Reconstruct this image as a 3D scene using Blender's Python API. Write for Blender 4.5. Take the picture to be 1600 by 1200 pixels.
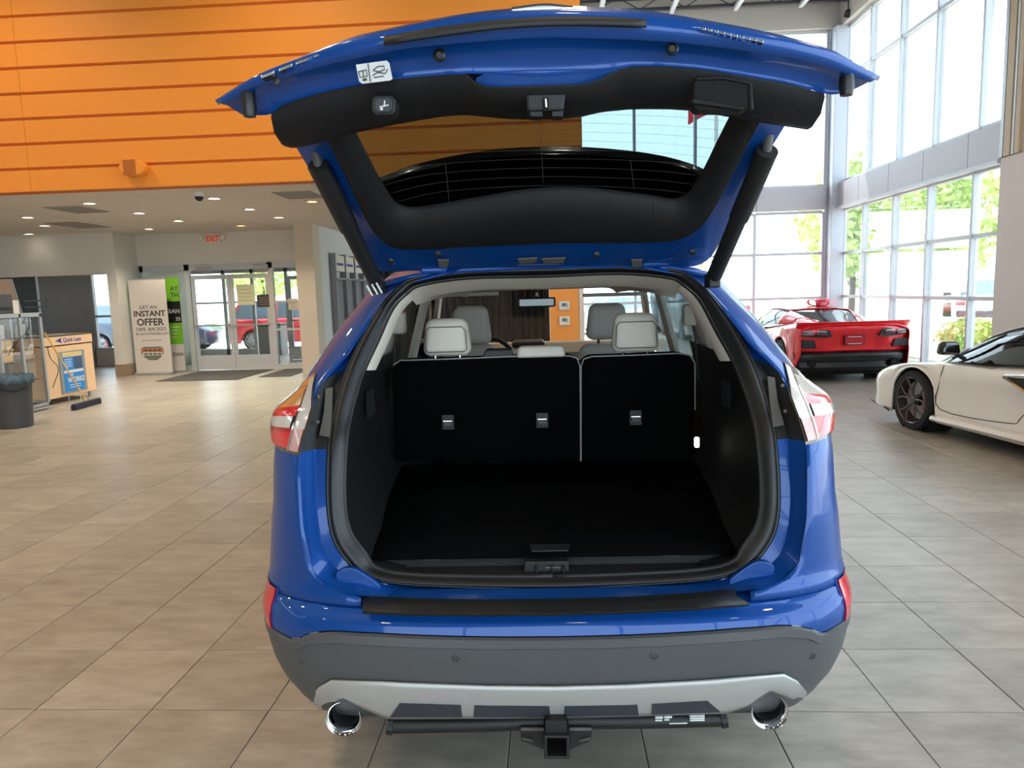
import bpy, bmesh, math, random
from mathutils import Vector, Matrix
random.seed(7)
for o in list(bpy.data.objects): bpy.data.objects.remove(o)
SC = bpy.context.scene
COL = SC.collection
# ------------------------------------------------------------------ camera
FPX = 1126.29; YAW = .0570; PITCH = .1262; ROLL = -.0294; TILE = .5; CAMH = 3.3456 * TILE
cyw, syw, cp, sp, cr, sr = math.cos(YAW), math.sin(YAW), math.cos(PITCH), math.sin(PITCH), math.cos(ROLL), math.sin(ROLL)
FWD = Vector((-syw * cp, cyw * cp, -sp)); _r = Vector((cyw, syw, 0)); _u = _r.cross(FWD)
RGT = _r * cr + _u * sr; UPV = _r * -sr + _u * cr
CAM = Vector((0, 0, CAMH))
cam = bpy.data.cameras.new('camera'); camo = bpy.data.objects.new('camera', cam); COL.objects.link(camo)
cam.sensor_fit = 'HORIZONTAL'; cam.sensor_width = 36; cam.lens = FPX * 36 / 1600; cam.clip_end = 300; cam.clip_start = .05
camo.matrix_world = Matrix(((RGT.x, UPV.x, -FWD.x, 0), (RGT.y, UPV.y, -FWD.y, 0), (RGT.z, UPV.z, -FWD.z, CAMH), (0, 0, 0, 1)))
SC.camera = camo
# ------------------------------------------------------------------ world, sun, exposure
SKY = 4.5
w = bpy.data.worlds.new('sky'); SC.world = w; w.use_nodes = True
bg = w.node_tree.nodes['Background']; bg.inputs[0].default_value = (.75, .89, 1.0, 1); bg.inputs[1].default_value = SKY
sun = bpy.data.lights.new('sun', 'SUN'); sun.energy = 11; sun.angle = .01; sun.color = (1, .95, .86)
suno = bpy.data.objects.new('sun', sun); COL.objects.link(suno)
suno.rotation_euler = Vector((.35, -.52, -1.0)).to_track_quat('-Z', 'Y').to_euler()
SC.view_settings.view_transform = 'Standard'; SC.view_settings.look = 'None'
SC.view_settings.exposure = 0.25; SC.view_settings.gamma = 1; SC.view_settings.use_curve_mapping = False

# ------------------------------------------------------------------ pixel rays (1600x1200)
def pdir(x, y): return RGT * ((x - 800) / FPX) - UPV * ((y - 600) / FPX) + FWD
def atz(x, y, z=0): d = pdir(x, y); return CAM + d * ((z - CAMH) / d.z)
def aty(x, y, Y): d = pdir(x, y); return CAM + d * (Y / d.y)
def atx(x, y, X): d = pdir(x, y); return CAM + d * (X / d.x)
# the blue SUV's own frame: origin on the floor below the rear bumper, y forward
SUVM = Matrix.Translation((-.010, 2.03, 0)) @ Matrix.Rotation(math.radians(1.2), 4, 'Z')
SUVI = SUVM.inverted(); CO = SUVI @ CAM
def ldir(x, y): return SUVI.to_3x3() @ pdir(x, y)
def at_v(x, y, v): d = ldir(x, y); return CO + d * ((v - CO.y) / d.y)
def at_u(x, y, u): d = ldir(x, y); return CO + d * ((u - CO.x) / d.x)
def at_w(x, y, z): d = ldir(x, y); return CO + d * ((z - CO.z) / d.z)
def on_surf(x, y, fn, lo=1.2, hi=3.4):
    d = ldir(x, y); g = lambda t: (CO + d * t).y - fn((CO + d * t).x, (CO + d * t).z)
    for _ in range(50):
        m = (lo + hi) / 2
        if g(m) > 0: hi = m
        else: lo = m
    return CO + d * hi
def lerp_tab(tab, x):
    if x <= tab[0][0]: return tab[0][1]
    for (a, b), (c, d) in zip(tab, tab[1:]):
        if x <= c: return b + (d - b) * (x - a) / (c - a)
    return tab[-1][1]
def smooth_tab(tab, x):
    if x <= tab[0][0]: return tab[0][1]
    if x >= tab[-1][0]: return tab[-1][1]
    n = len(tab)
    for i in range(n - 1):
        if x <= tab[i + 1][0]:
            x0, y0 = tab[i]; x1, y1 = tab[i + 1]; h = x1 - x0
            m0 = (y1 - tab[i - 1][1]) / (x1 - tab[i - 1][0]) if i > 0 else (y1 - y0) / h
            m1 = (tab[i + 2][1] - y0) / (tab[i + 2][0] - x0) if i < n - 2 else (y1 - y0) / h
            t = (x - x0) / h
            return (2*t**3 - 3*t*t + 1)*y0 + (t**3 - 2*t*t + t)*h*m0 + (-2*t**3 + 3*t*t)*y1 + (t**3 - t*t)*h*m1
def resample(pts, n):
    pts = [Vector(p) for p in pts]; L = [0]
    for a, b in zip(pts, pts[1:]): L.append(L[-1] + (b - a).length)
    out = []
    for i in range(n):
        s = L[-1] * i / (n - 1)
        for k in range(len(pts) - 1):
            if s <= L[k + 1] + 1e-9:
                t = (s - L[k]) / max(1e-9, L[k + 1] - L[k]); out.append(pts[k].lerp(pts[k + 1], t)); break
    return out
def catmull(pts, sub=4, closed=False):
    pts = [Vector(p) for p in pts]; n = len(pts); out = []
    rng = n if closed else n - 1
    for i in range(rng):
        p1 = pts[i]; p2 = pts[(i + 1) % n]
        p0 = pts[i - 1] if (closed or i > 0) else p1 * 2 - p2
        p3 = pts[(i + 2) % n] if (closed or i + 2 < n) else p2 * 2 - p1
        for k in range(sub):
            t = k / sub
            out.append(.5 * ((2*p1) + (p2 - p0)*t + (2*p0 - 5*p1 + 4*p2 - p3)*t*t + (3*p1 - p0 - 3*p2 + p3)*t**3))
    if not closed: out.append(pts[-1])
    return out

# ------------------------------------------------------------------ materials
def srgb(r, g, b):
    f = lambda c: ((c/255 + .055)/1.055)**2.4 if c > 10 else c/255/12.92
    return (f(r), f(g), f(b), 1)
MATS = {}
def mat(name, rgb, rough=.5, metal=0, coat=0, noise=0, scale=20, bump=0, spec=.5, emit=None, estr=0, sheen=0, flake=0, stretch=None):
    if name in MATS: return MATS[name]
    m = bpy.data.materials.new(name); m.use_nodes = True; nt = m.node_tree; b = nt.nodes['Principled BSDF']
    c = srgb(*rgb); b.inputs['Base Color'].default_value = c; b.inputs['Roughness'].default_value = rough
    b.inputs['Metallic'].default_value = metal; b.inputs['Coat Weight'].default_value = coat; b.inputs['Coat Roughness'].default_value = .03
    b.inputs['Specular IOR Level'].default_value = spec
    if sheen: b.inputs['Sheen Weight'].default_value = sheen
    if emit: b.inputs['Emission Color'].default_value = srgb(*emit); b.inputs['Emission Strength'].default_value = estr
    if noise or bump or flake:
        tc = nt.nodes.new('ShaderNodeTexCoord'); nz = nt.nodes.new('ShaderNodeTexNoise')
        nz.inputs['Scale'].default_value = scale; nz.inputs['Detail'].default_value = 5
        if stretch:
            mp = nt.nodes.new('ShaderNodeMapping'); mp.inputs['Scale'].default_value = stretch
            nt.links.new(tc.outputs['Object'], mp.inputs[0]); nt.links.new(mp.outputs[0], nz.inputs['Vector'])
        else: nt.links.new(tc.outputs['Object'], nz.inputs['Vector'])
        if noise:
            mx = nt.nodes.new('ShaderNodeMix'); mx.data_type = 'RGBA'
            mx.inputs[6].default_value = tuple(v * (1 - noise) for v in c[:3]) + (1,); mx.inputs[7].default_value = tuple(min(1, v * (1 + noise)) for v in c[:3]) + (1,)
            nt.links.new(nz.outputs[0], mx.inputs[0]); nt.links.new(mx.outputs[2], b.inputs['Base Color'])
        if bump:
            bp = nt.nodes.new('ShaderNodeBump'); bp.inputs['Strength'].default_value = bump; bp.inputs['Distance'].default_value = .004
            nt.links.new(nz.outputs[0], bp.inputs['Height']); nt.links.new(bp.outputs[0], b.inputs['Normal'])
        if flake:
            rr = nt.nodes.new('ShaderNodeMapRange'); rr.inputs[3].default_value = rough - flake; rr.inputs[4].default_value = rough + flake
            nt.links.new(nz.outputs[0], rr.inputs[0]); nt.links.new(rr.outputs[0], b.inputs['Roughness'])
    MATS[name] = m; return m
def glass(name, tint=(1, 1, 1), gloss=.06, rough=0.0):
    if name in MATS: return MATS[name]
    m = bpy.data.materials.new(name); m.use_nodes = True; nt = m.node_tree; nt.nodes.clear()
    out = nt.nodes.new('ShaderNodeOutputMaterial'); t = nt.nodes.new('ShaderNodeBsdfTransparent'); g = nt.nodes.new('ShaderNodeBsdfGlossy')
    t.inputs[0].default_value = tint + (1,); g.inputs['Roughness'].default_value = rough
    lw = nt.nodes.new('ShaderNodeLayerWeight'); lw.inputs[0].default_value = .12
    mr = nt.nodes.new('ShaderNodeMapRange'); mr.inputs[3].default_value = gloss; mr.inputs[4].default_value = .6
    mx = nt.nodes.new('ShaderNodeMixShader'); nt.links.new(lw.outputs['Fresnel'], mr.inputs[0]); nt.links.new(mr.outputs[0], mx.inputs[0])
    nt.links.new(t.outputs[0], mx.inputs[1]); nt.links.new(g.outputs[0], mx.inputs[2]); nt.links.new(mx.outputs[0], out.inputs[0])
    MATS[name] = m; return m

# ------------------------------------------------------------------ mesh builder
class MB:
    def __init__(s): s.v = []; s.f = []
    def add(s, vs, fs):
        n = len(s.v); s.v += [tuple(p) for p in vs]; s.f += [tuple(i + n for i in f) for f in fs]; return s
    def box(s, a, b):
        (x0, y0, z0), (x1, y1, z1) = a, b
        x0, x1 = min(x0, x1), max(x0, x1); y0, y1 = min(y0, y1), max(y0, y1); z0, z1 = min(z0, z1), max(z0, z1)
        return s.add([(x0,y0,z0),(x1,y0,z0),(x1,y1,z0),(x0,y1,z0),(x0,y0,z1),(x1,y0,z1),(x1,y1,z1),(x0,y1,z1)],
                     [(0,3,2,1),(4,5,6,7),(0,1,5,4),(1,2,6,5),(2,3,7,6),(3,0,4,7)])
    def obox(s, M, size):      # box of given size, centred, placed by matrix
        x, y, z = [d / 2 for d in size]
        return s.add([M @ Vector(p) for p in [(-x,-y,-z),(x,-y,-z),(x,y,-z),(-x,y,-z),(-x,-y,z),(x,-y,z),(x,y,z),(-x,y,z)]],
                     [(0,3,2,1),(4,5,6,7),(0,1,5,4),(1,2,6,5),(2,3,7,6),(3,0,4,7)])
    def prism(s, pts, d):      # planar outline extruded by vector d
        n = len(pts); pts = [Vector(p) for p in pts]; d = Vector(d)
        return s.add(pts + [p + d for p in pts], [tuple(range(n))[::-1], tuple(range(n, 2*n))] + [(i, (i+1) % n, n + (i+1) % n, n + i) for i in range(n)])
    def grid(s, rows, closed=False):
        R = len(rows); C = len(rows[0]); vs = [p for r in rows for p in r]; fs = []
        for i in range(R - 1):
            for j in range(C if closed else C - 1):
                k = (j + 1) % C; fs.append((i*C + j, i*C + k, (i+1)*C + k, (i+1)*C + j))
        return s.add(vs, fs)
    def tube(s, path, r, n=8, cap=True, ry=None):
        path = [Vector(p) for p in path]; rows = []; prev = None
        for i, p in enumerate(path):
            t = (path[min(i+1, len(path)-1)] - path[max(i-1, 0)]).normalized()
            if prev is None:
                a = Vector((0,0,1)) if abs(t.z) < .9 else Vector((1,0,0)); x = t.cross(a).normalized()
            else: x = (prev - t * prev.dot(t)).normalized()
            prev = x; y = t.cross(x); rr = r[i] if isinstance(r, (list, tuple)) else r
            rows.append([p + x * (rr * math.cos(2*math.pi*k/n)) + y * ((ry or rr) * math.sin(2*math.pi*k/n)) for k in range(n)])
        k0 = len(s.v); s.grid(rows, True)
        if cap:
            s.f.append(tuple(range(k0, k0 + n))[::-1]); m = k0 + (len(rows)-1)*n; s.f.append(tuple(range(m, m + n)))
        return s
    def lathe(s, prof, M=None, n=24, cap=True):     # prof: (radius, height) about local z
        M = M or Matrix(); rows = [[M @ Vector((r*math.cos(2*math.pi*k/n), r*math.sin(2*math.pi*k/n), h)) for k in range(n)] for r, h in prof]
        k0 = len(s.v); s.grid(rows, True)
        if cap:
            s.f.append(tuple(range(k0, k0+n))[::-1]); m = k0 + (len(rows)-1)*n; s.f.append(tuple(range(m, m+n)))
        return s
    def build(s, name, m, parent=None, smooth=False, bevel=0, thick=0, seg=2, sub=0, off=0):
        me = bpy.data.meshes.new(name); me.from_pydata(s.v, [], s.f); me.validate()
        bm = bmesh.new(); bm.from_mesh(me); bmesh.ops.recalc_face_normals(bm, faces=bm.faces); bm.to_mesh(me); bm.free()
        o = bpy.data.objects.new(name, me); COL.objects.link(o); me.materials.append(m)
        if parent: o.parent = parent
        if smooth:
            for p in me.polygons: p.use_smooth = True
            if smooth != 'all': 
                try: me.set_sharp_from_angle(angle=math.radians(40))
                except Exception: pass
        if sub: md = o.modifiers.new('sub', 'SUBSURF'); md.levels = md.render_levels = sub
        if thick: md = o.modifiers.new('solid', 'SOLIDIFY'); md.thickness = thick; md.offset = off
        if bevel: md = o.modifiers.new('bev', 'BEVEL'); md.width = bevel; md.segments = seg; md.limit_method = 'ANGLE'
        return o
def empty(name, loc=(0,0,0), rz=0):
    o = bpy.data.objects.new(name, None); COL.objects.link(o); o.location = loc; o.rotation_euler.z = rz; o.empty_display_size = .1; return o
def tag(o, label=None, cat=None, group=None, kind=None):
    if label: o['label'] = label
    if cat: o['category'] = cat
    if group: o['group'] = group
    if kind: o['kind'] = kind
    return o
def copy_tree(o, parent=None):
    c = o.copy(); COL.objects.link(c); c.parent = parent
    for ch in o.children: copy_tree(ch, c)
    return c
def text(body, name, m, size, M, parent=None, depth=.002, align='LEFT', bold=0, sx=1):
    cu = bpy.data.curves.new(name, 'FONT'); cu.body = body; cu.size = size; cu.align_x = align; cu.extrude = depth; cu.offset = bold; cu.resolution_u = 3
    t = bpy.data.objects.new(name + '_c', cu); COL.objects.link(t)
    bpy.context.view_layer.update(); dg = bpy.context.evaluated_depsgraph_get()
    me = bpy.data.meshes.new_from_object(t.evaluated_get(dg)); bpy.data.objects.remove(t)
    me.transform(M @ Matrix.Diagonal((sx, 1, 1, 1))); me.name = name; me.materials.clear(); me.materials.append(m)
    o = bpy.data.objects.new(name, me); COL.objects.link(o)
    if parent: o.parent = parent
    return o
def basis(x, y, z, o): 
    return Matrix(((x[0],y[0],z[0],o[0]),(x[1],y[1],z[1],o[1]),(x[2],y[2],z[2],o[2]),(0,0,0,1)))
FRONT = lambda x, y, z: basis((1,0,0), (0,0,1), (0,-1,0), (x, y, z))   # lettering that faces the camera (-Y)
RIGHTF = lambda x, y, z: basis((0,1,0), (0,0,1), (1,0,0), (x, y, z))   # lettering that faces +X

# shared materials
M_white = mat('painted_wall', (212, 207, 198), .85, noise=.04, scale=3, bump=.1)
M_ceil = mat('ceiling_paint', (205, 198, 190), .9, noise=.03, scale=2)
M_alu = mat('brushed_aluminium', (170, 172, 175), .45, .4, noise=.06, scale=30)
M_aluw = mat('pale_window_frame', (196, 199, 204), .5, .15, noise=.04, scale=25)
M_black = mat('black_plastic', (20, 20, 21), .55, noise=.15, scale=60, bump=.05)
M_trim = mat('grained_black_trim', (21, 21, 23), .62, noise=.15, scale=300, bump=.25, spec=.3)
M_rubber = mat('black_rubber', (14, 14, 15), .42, noise=.2, scale=80, bump=.05)
M_dark = mat('dark_void', (9, 9, 10), .9, noise=.2, scale=10)
M_chrome = mat('chrome', (225, 227, 230), .08, 1, flake=.03, scale=40)
M_glass = glass('window_glass', (.97, .99, .99), .03)
M_tint = glass('tinted_glass', (.435, .49, .51), .03)
M_privacy = glass('privacy_glass', (.10, .11, .12), .05)
M_dkglass = mat('dark_car_glass', (16, 17, 19), .05, 0, .2, noise=.2, scale=3, spec=.5)
# ================================================================== THE BUILDING
YB, YO, XR, ZC, ZTOP = 17.1, 10.15, 6.6, 3.3, 7.6
def struct(o, label): return tag(o, label, None, None, 'structure')
# ---- floor: grout bed + tiles
M_grout = mat('tile_grout', (112, 103, 92), .9, noise=.2, scale=8)
def tile_mat():
    m = bpy.data.materials.new('stone_look_floor_tile'); m.use_nodes = True; nt = m.node_tree; b = nt.nodes['Principled BSDF']
    N = nt.nodes.new; L = nt.links.new
    tc = N('ShaderNodeTexCoord'); oi = N('ShaderNodeObjectInfo'); ge = N('ShaderNodeNewGeometry')
    ad = N('ShaderNodeMath'); ad.operation = 'ADD'; fr = N('ShaderNodeMath'); fr.operation = 'FRACT'
    L(oi.outputs['Random'], ad.inputs[0]); L(ge.outputs['Random Per Island'], ad.inputs[1]); L(ad.outputs[0], fr.inputs[0])
    vm = N('ShaderNodeVectorMath'); vm.operation = 'SCALE'; L(ge.outputs['Position'], vm.inputs[0]); vm.inputs['Scale'].default_value = 1
    mp = N('ShaderNodeMapping'); mp.inputs['Rotation'].default_value = (0, 0, .5); mp.inputs['Scale'].default_value = (1.2, 3, 1); L(vm.outputs[0], mp.inputs[0])
    of = N('ShaderNodeVectorMath'); of.operation = 'ADD'; cx = N('ShaderNodeCombineXYZ'); sc = N('ShaderNodeMath'); sc.operation = 'MULTIPLY'; sc.inputs[1].default_value = 37
    L(fr.outputs[0], sc.inputs[0]); L(sc.outputs[0], cx.inputs[0]); L(sc.outputs[0], cx.inputs[2]); L(mp.outputs[0], of.inputs[0]); L(cx.outputs[0], of.inputs[1])
    nz = N('ShaderNodeTexNoise'); nz.inputs['Scale'].default_value = 3.2; nz.inputs['Detail'].default_value = 9; nz.inputs['Roughness'].default_value = .65; L(of.outputs[0], nz.inputs['Vector'])
    rp = N('ShaderNodeValToRGB'); rp.color_ramp.elements[0].position = .3; rp.color_ramp.elements[0].color = srgb(138, 130, 119); rp.color_ramp.elements[1].position = .72; rp.color_ramp.elements[1].color = srgb(172, 165, 154)
    L(nz.outputs[0], rp.inputs[0])
    hv = N('ShaderNodeHueSaturation'); mr = N('ShaderNodeMapRange'); mr.inputs[3].default_value = .9; mr.inputs[4].default_value = 1.08
    L(fr.outputs[0], mr.inputs[0]); L(mr.outputs[0], hv.inputs['Value']); L(rp.outputs[0], hv.inputs['Color']); L(hv.outputs[0], b.inputs['Base Color'])
    r2 = N('ShaderNodeMapRange'); r2.inputs[3].default_value = .27; r2.inputs[4].default_value = .45; L(nz.outputs[0], r2.inputs[0]); L(r2.outputs[0], b.inputs['Roughness'])
    bp = N('ShaderNodeBump'); bp.inputs['Strength'].default_value = .25; bp.inputs['Distance'].default_value = .004; L(nz.outputs[0], bp.inputs['Height']); L(bp.outputs[0], b.inputs['Normal'])
    MATS['tile'] = m; return m
M_tile = tile_mat()
floor = struct(MB().box((-16, -6, -.2), (8, 24, -.005)).build('floor', M_grout), 'grey stone look tiled showroom floor')
tm = MB(); hb = .2482; tb = .0025
tm.add([(-hb,-hb,-.012),(hb,-hb,-.012),(hb,hb,-.012),(-hb,hb,-.012),(-hb,-hb,-.0015),(hb,-hb,-.0015),(hb,hb,-.0015),(-hb,hb,-.0015),
        (-hb+tb,-hb+tb,0),(hb-tb,-hb+tb,0),(hb-tb,hb-tb,0),(-hb+tb,hb-tb,0)],
       [(0,1,5,4),(1,2,6,5),(2,3,7,6),(3,0,4,7),(4,5,9,8),(5,6,10,9),(6,7,11,10),(7,4,8,11),(8,9,10,11)])
proto = tm.build('floor_tile', M_tile, floor); tile_me = proto.data; bpy.data.objects.remove(proto)
cells = []
for i in range(-31, 17):
    for j in range(-12, 48):
        x = (i - .3857 + .5) * TILE; y = (j + .429 + .5) * TILE
        if x < -15.9 or x > 7.8: continue
        d = (Vector((x, y, 0)) - CAM); z = d.dot(FWD); vis = False
        if z > .5:
            px = 800 + FPX * d.dot(RGT) / z; py = 600 - FPX * d.dot(UPV) / z
            vis = -130 < px < 1730 and py < 1330 and not (-.85 < x < .85 and 2.8 < y < 7)
        cells.append((0 if vis else 1, y * y + x * x * .15, x, y))
cells.sort(); far = MB(); k = 0
for vis, _, x, y in cells:
    if not vis and k < 300:
        t = bpy.data.objects.new('floor_tile', tile_me); COL.objects.link(t); t.parent = floor; t.location = (x, y, random.uniform(-.0006, .0006)); k += 1
    else: far.add([(v.co.x + x, v.co.y + y, v.co.z) for v in tile_me.vertices], [tuple(p.vertices) for p in tile_me.polygons])
tag(far.build('floor_tiles_beyond', M_tile, floor), 'remaining floor tiles', kind='stuff')

# ---- orange plank bulkhead
M_orange = mat('orange_paint', (236, 142, 46), .5, noise=.05, scale=4, bump=.04, stretch=(1, 8, 14))
M_orback = mat('orange_groove_shade', (196, 100, 24), .7, noise=.08, scale=6)  # darker than the planks: their shadow line put into the backing colour
wo = struct(MB().box((-14, YO + .03, ZC - .004), (.47, YO + .25, ZTOP + .3)).build('wall_orange', M_orback), 'orange horizontal plank bulkhead above the low ceiling')
rows = [3.296, 3.600] + [3.600 + .3415 * i for i in range(1, 13)]
for z0, z1 in zip(rows, rows[1:]):
    for xa, xb in ((-14, -7.352), (-7.347, .47)):
        p = MB(); h = .026
        prof = [(YO + .03, z0 + h), (YO, z0 + h + .006), (YO - .004, z1 - .012), (YO + .03, z1)] if z0 > 3.4 else [(YO + .03, z0), (YO, z0 + .004), (YO - .004, z1 - .012), (YO + .03, z1)]
        p.prism([(xa, y, z) for y, z in prof], (xb - xa, 0, 0)); p.build('plank', M_orange, wo)
struct(MB().box((-.02, YO + .005, 0), (.385, YO + .4, ZC)).build('wall_orange_pier', M_orange), 'orange pier under the end of the plank bulkhead')
struct(MB().box((.40, YO + .25, 0), (.47, YB, ZTOP)).build('wall_mezzanine', M_white), 'white side wall behind the orange pier')
# ---- low ceiling, far-left walls
ceil = struct(MB().box((-15.5, YO + .25, ZC), (.40, 23, ZC + .12)).build('ceiling', M_ceil), 'low white ceiling with recessed lamps')
M_joint = mat('ceiling_joint', (176, 170, 162), .9, noise=.05, scale=5)
for xx in (-9.0, -6.2, -3.4): MB().box((xx, YO + .1, ZC - .0015), (xx + .012, 22, ZC)).build('panel_joint', M_joint, ceil)
wb = struct(MB().box((-9.9, YB - .06, 2.56), (-5.55, YB + .1, ZC)).build('wall_back', M_white), 'white wall above the entrance doors')
wh = MB(); wh.box((-15.5, 16.15, 2.36), (-10.13, 16.35, ZC)); wh.box((-10.13, 16.15, 0), (-9.9, YB + .1, ZC - .002))
struct(wh.build('wall_back_left', M_white), 'white header wall with a square column end')
M_base = mat('brown_baseboard', (150, 128, 104), .6, noise=.1, scale=12)
struct(MB().box((-10.14, 16.14, 0), (-9.89, YB, .28)).build('baseboard_left', M_base), 'brown base at the foot of the column')
struct(MB().box((-15.6, -6.2, 0), (-15.4, 23, ZTOP)).build('wall_left', M_white), 'white left wall')
M_greyw = mat('dark_grey_panel', (168, 168, 168), .7, noise=.08, scale=4)
M_slate = mat('slate_panel', (112, 117, 124), .6, noise=.1, scale=5)
def pxbox(mb, x0, y0, x1, y1, Y, d):
    a = aty(x0, y1, Y); b = aty(x1, y0, Y); return mb.box((a.x, Y, max(0, a.z)), (b.x, Y + d, b.z))
a = aty(78, 520, 19.4); b = aty(142, 430, 19.4)
struct(MB().box((-15.4, 19.4, 0), (aty(62, 500, 19.4).x, 19.5, ZC)).build('wall_back_dark', M_slate), 'slate grey wall in the back area')
struct(MB().box((aty(66, 500, 19.3).x, 19.3, 0), (aty(145, 500, 19.3).x, 19.5, ZC)).build('wall_back_grey', M_greyw), 'mid grey wall in the back area')
rk = MB(); 
for yy in (470, 480): rk.box((aty(40, yy, 19.25).x, 19.22, aty(50, yy, 19.25).z - .02), (aty(72, yy, 19.25).x, 19.3, aty(50, yy, 19.25).z + .02))
tag(rk.build('wall_rail', M_alu), 'pair of thin metal rails on the slate wall behind the glass cabinet', 'rail')
M_navy = mat('dark_cloth', (15, 18, 25), .8, noise=.3, scale=9, stretch=(12, 1, 1))
struct(MB().box((-5.6, 15.82, 0), (-5.19, 16.3, ZC)).build('wall_pier', mat('cream_wall', (206, 194, 178), .85, noise=.04, scale=3)), 'cream pier right of the entrance doors')
struct(MB().box((-5.40, 16.3, 0), (-5.21, 22.9, ZC)).build('wall_corridor', mat('cool_white_wall', (205, 208, 212), .85, noise=.04, scale=3)), 'pale wall behind the tall display rack')
struct(MB().box((-5.2, 22.7, 0), (.4, 22.9, ZC)).build('wall_corridor_end', M_white), 'white wall at the end of the corridor')

# ---- glazing helper: bays between mullion positions along one axis
def glazing(name, label, axis, fixed, cuts, zs, depth=.12, mw=.06, frame=M_aluw):
    g = empty(name); struct(g, label)
    P = (lambda a, z, o: (a, fixed + o, z)) if axis == 'x' else (lambda a, z, o: (fixed + o, a, z))
    for i, c in enumerate(cuts): MB().box(P(c - mw/2, zs[0], -depth/2), P(c + mw/2, zs[-1], depth/2)).build('mullion', frame, g)
    for i in range(len(cuts) - 1):
        for z in zs: MB().box(P(cuts[i] + mw/2, z - mw/2, -depth/2 + .01), P(cuts[i+1] - mw/2, z + mw/2, depth/2 - .01)).build('transom', frame, g)
        for z0, z1 in zip(zs, zs[1:]): MB().box(P(cuts[i] + mw/2, z0 + mw/2, -.004), P(cuts[i+1] - mw/2, z1 - mw/2, .004)).build('pane', M_glass, g)
    return g
bx = [.55, 1.97, 3.34, 4.68, 6.22]
glazing('window_1', 'lower bays of the tall far glass wall', 'x', YB, bx, [.05, 1.35, 2.36, 3.28])
glazing('window_2', 'upper bays of the tall far glass wall', 'x', YB, bx, [3.86, 7.16])
ry = [10.97, 11.79, 13.14, 14.42, 15.77, 16.9]
glazing('window_3', 'lower bays of the right glass wall beside the red car', 'y', XR, ry, [.05, 1.37, 2.33, 3.30])
zt = atx(1347, 105, XR).z
glazing('window_4', 'upper bays of the right glass wall', 'y', XR, [10.97, 11.7, 13.05, 14.35, 15.65, 16.9], [3.92, zt, 7.16])
M_beam = mat('pale_metal_panel', (186, 184, 190), .55, .1, noise=.03, scale=6)
bm1 = empty('trim_1'); struct(bm1, 'pale panelled beam across the far glass wall')
for xa, xb in zip(bx, bx[1:]): MB().box((xa + .004, YB - .16, 3.33), (xb - .004, YB + .1, 3.84)).build('panel', M_beam, bm1, bevel=.006)
bm2 = empty('trim_2'); struct(bm2, 'pale panelled beam along the right glass wall')
for ya, yb in zip(ry, ry[1:]): MB().box((XR - .16, ya + .004, 3.36), (XR + .1, yb - .004, 3.88)).build('panel', M_beam, bm2, bevel=.006)
MB().box((XR - .2, 10.97, 3.30), (XR + .1, 16.9, 3.355)).build('sill_ledge', M_aluw, bm2)
col = MB(); col.box((6.28, YB - .34, 0), (6.56, YB + .1, 7.2)); col.box((6.24, YB - .1, 0), (6.28, YB + .05, 7.2)); col.box((6.56, YB - .34, 0), (6.6, YB - .2, 7.2))
struct(col.build('trim_3', mat('pale_blue_column', (190, 196, 206), .5, .1, noise=.03, scale=6), bevel=.01), 'pale corner column between the glass walls')
fas = MB(); fas.box((.47, YB - .2, 7.19), (6.7, YB + .1, 8)); struct(fas.build('wall_fascia_far', mat('beige_fascia', (186, 180, 172), .7, noise=.04, scale=4)), 'beige fascia over the far glass wall')
struct(MB().box((XR - .2, 6.9, 7.19), (XR + .1, YB - .2, 8)).build('wall_fascia_right', MATS['beige_fascia']), 'beige fascia over the right glass wall')
M_pink = mat('warm_white_wall', (222, 208, 202), .8, noise=.03, scale=3)
struct(MB().box((XR - .17, 7.4, 0), (XR + .1, 10.93, 3.36)).build('wall_right', M_pink), 'warm white wall beside the white car')
rb = empty('wall_right_upper'); struct(rb, 'beige column clad in vertical strips above the white wall')
MB().box((XR - .15, 7.4, 3.37), (XR + .1, 10.93, 8)).build('backing', M_pink, rb)
for yy, ww, mm in ((10.86, .07, M_alu), (10.7, .14, mat('tan_strip', (196, 170, 142), .6, noise=.06, scale=9)), (10.62, .04, M_aluw), (10.5, .1, MATS['tan_strip'])): MB().box((XR - .2, yy, 3.37), (XR - .149, yy + ww, 8)).build('strip', mm, rb)
glazing('window_6', 'tall glass bays of the right wall nearer the camera', 'y', XR, [-5.9, -3.3, -.7, 2.0, 4.7, 7.35], [.05, 2.33, 3.6, 7.16])
wr_ = MB(); wr_.box((-15.4, -6.2, 0), (-4, -6.0, 8)); wr_.box((-4, -6.2, 4.4), (8, -6.0, 8)); struct(wr_.build('wall_rear', mat('taupe_wall', (124, 117, 110), .85, noise=.05, scale=3)), 'taupe wall behind the camera'); glazing('window_added', 'added glass shopfront behind the camera letting in cool light', 'x', -6.1, [-3.95, -1.3, 1.35, 4.0, 6.5], [.05, 2.4, 4.35])  # shopfront glazing added out of view to light the car's rear
struct(MB().box((XR - .2, -6, 7.19), (XR + .1, 6.9, 8)).build('wall_fascia_near', MATS['beige_fascia']), 'beige fascia over the nearer glass bays')
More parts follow.
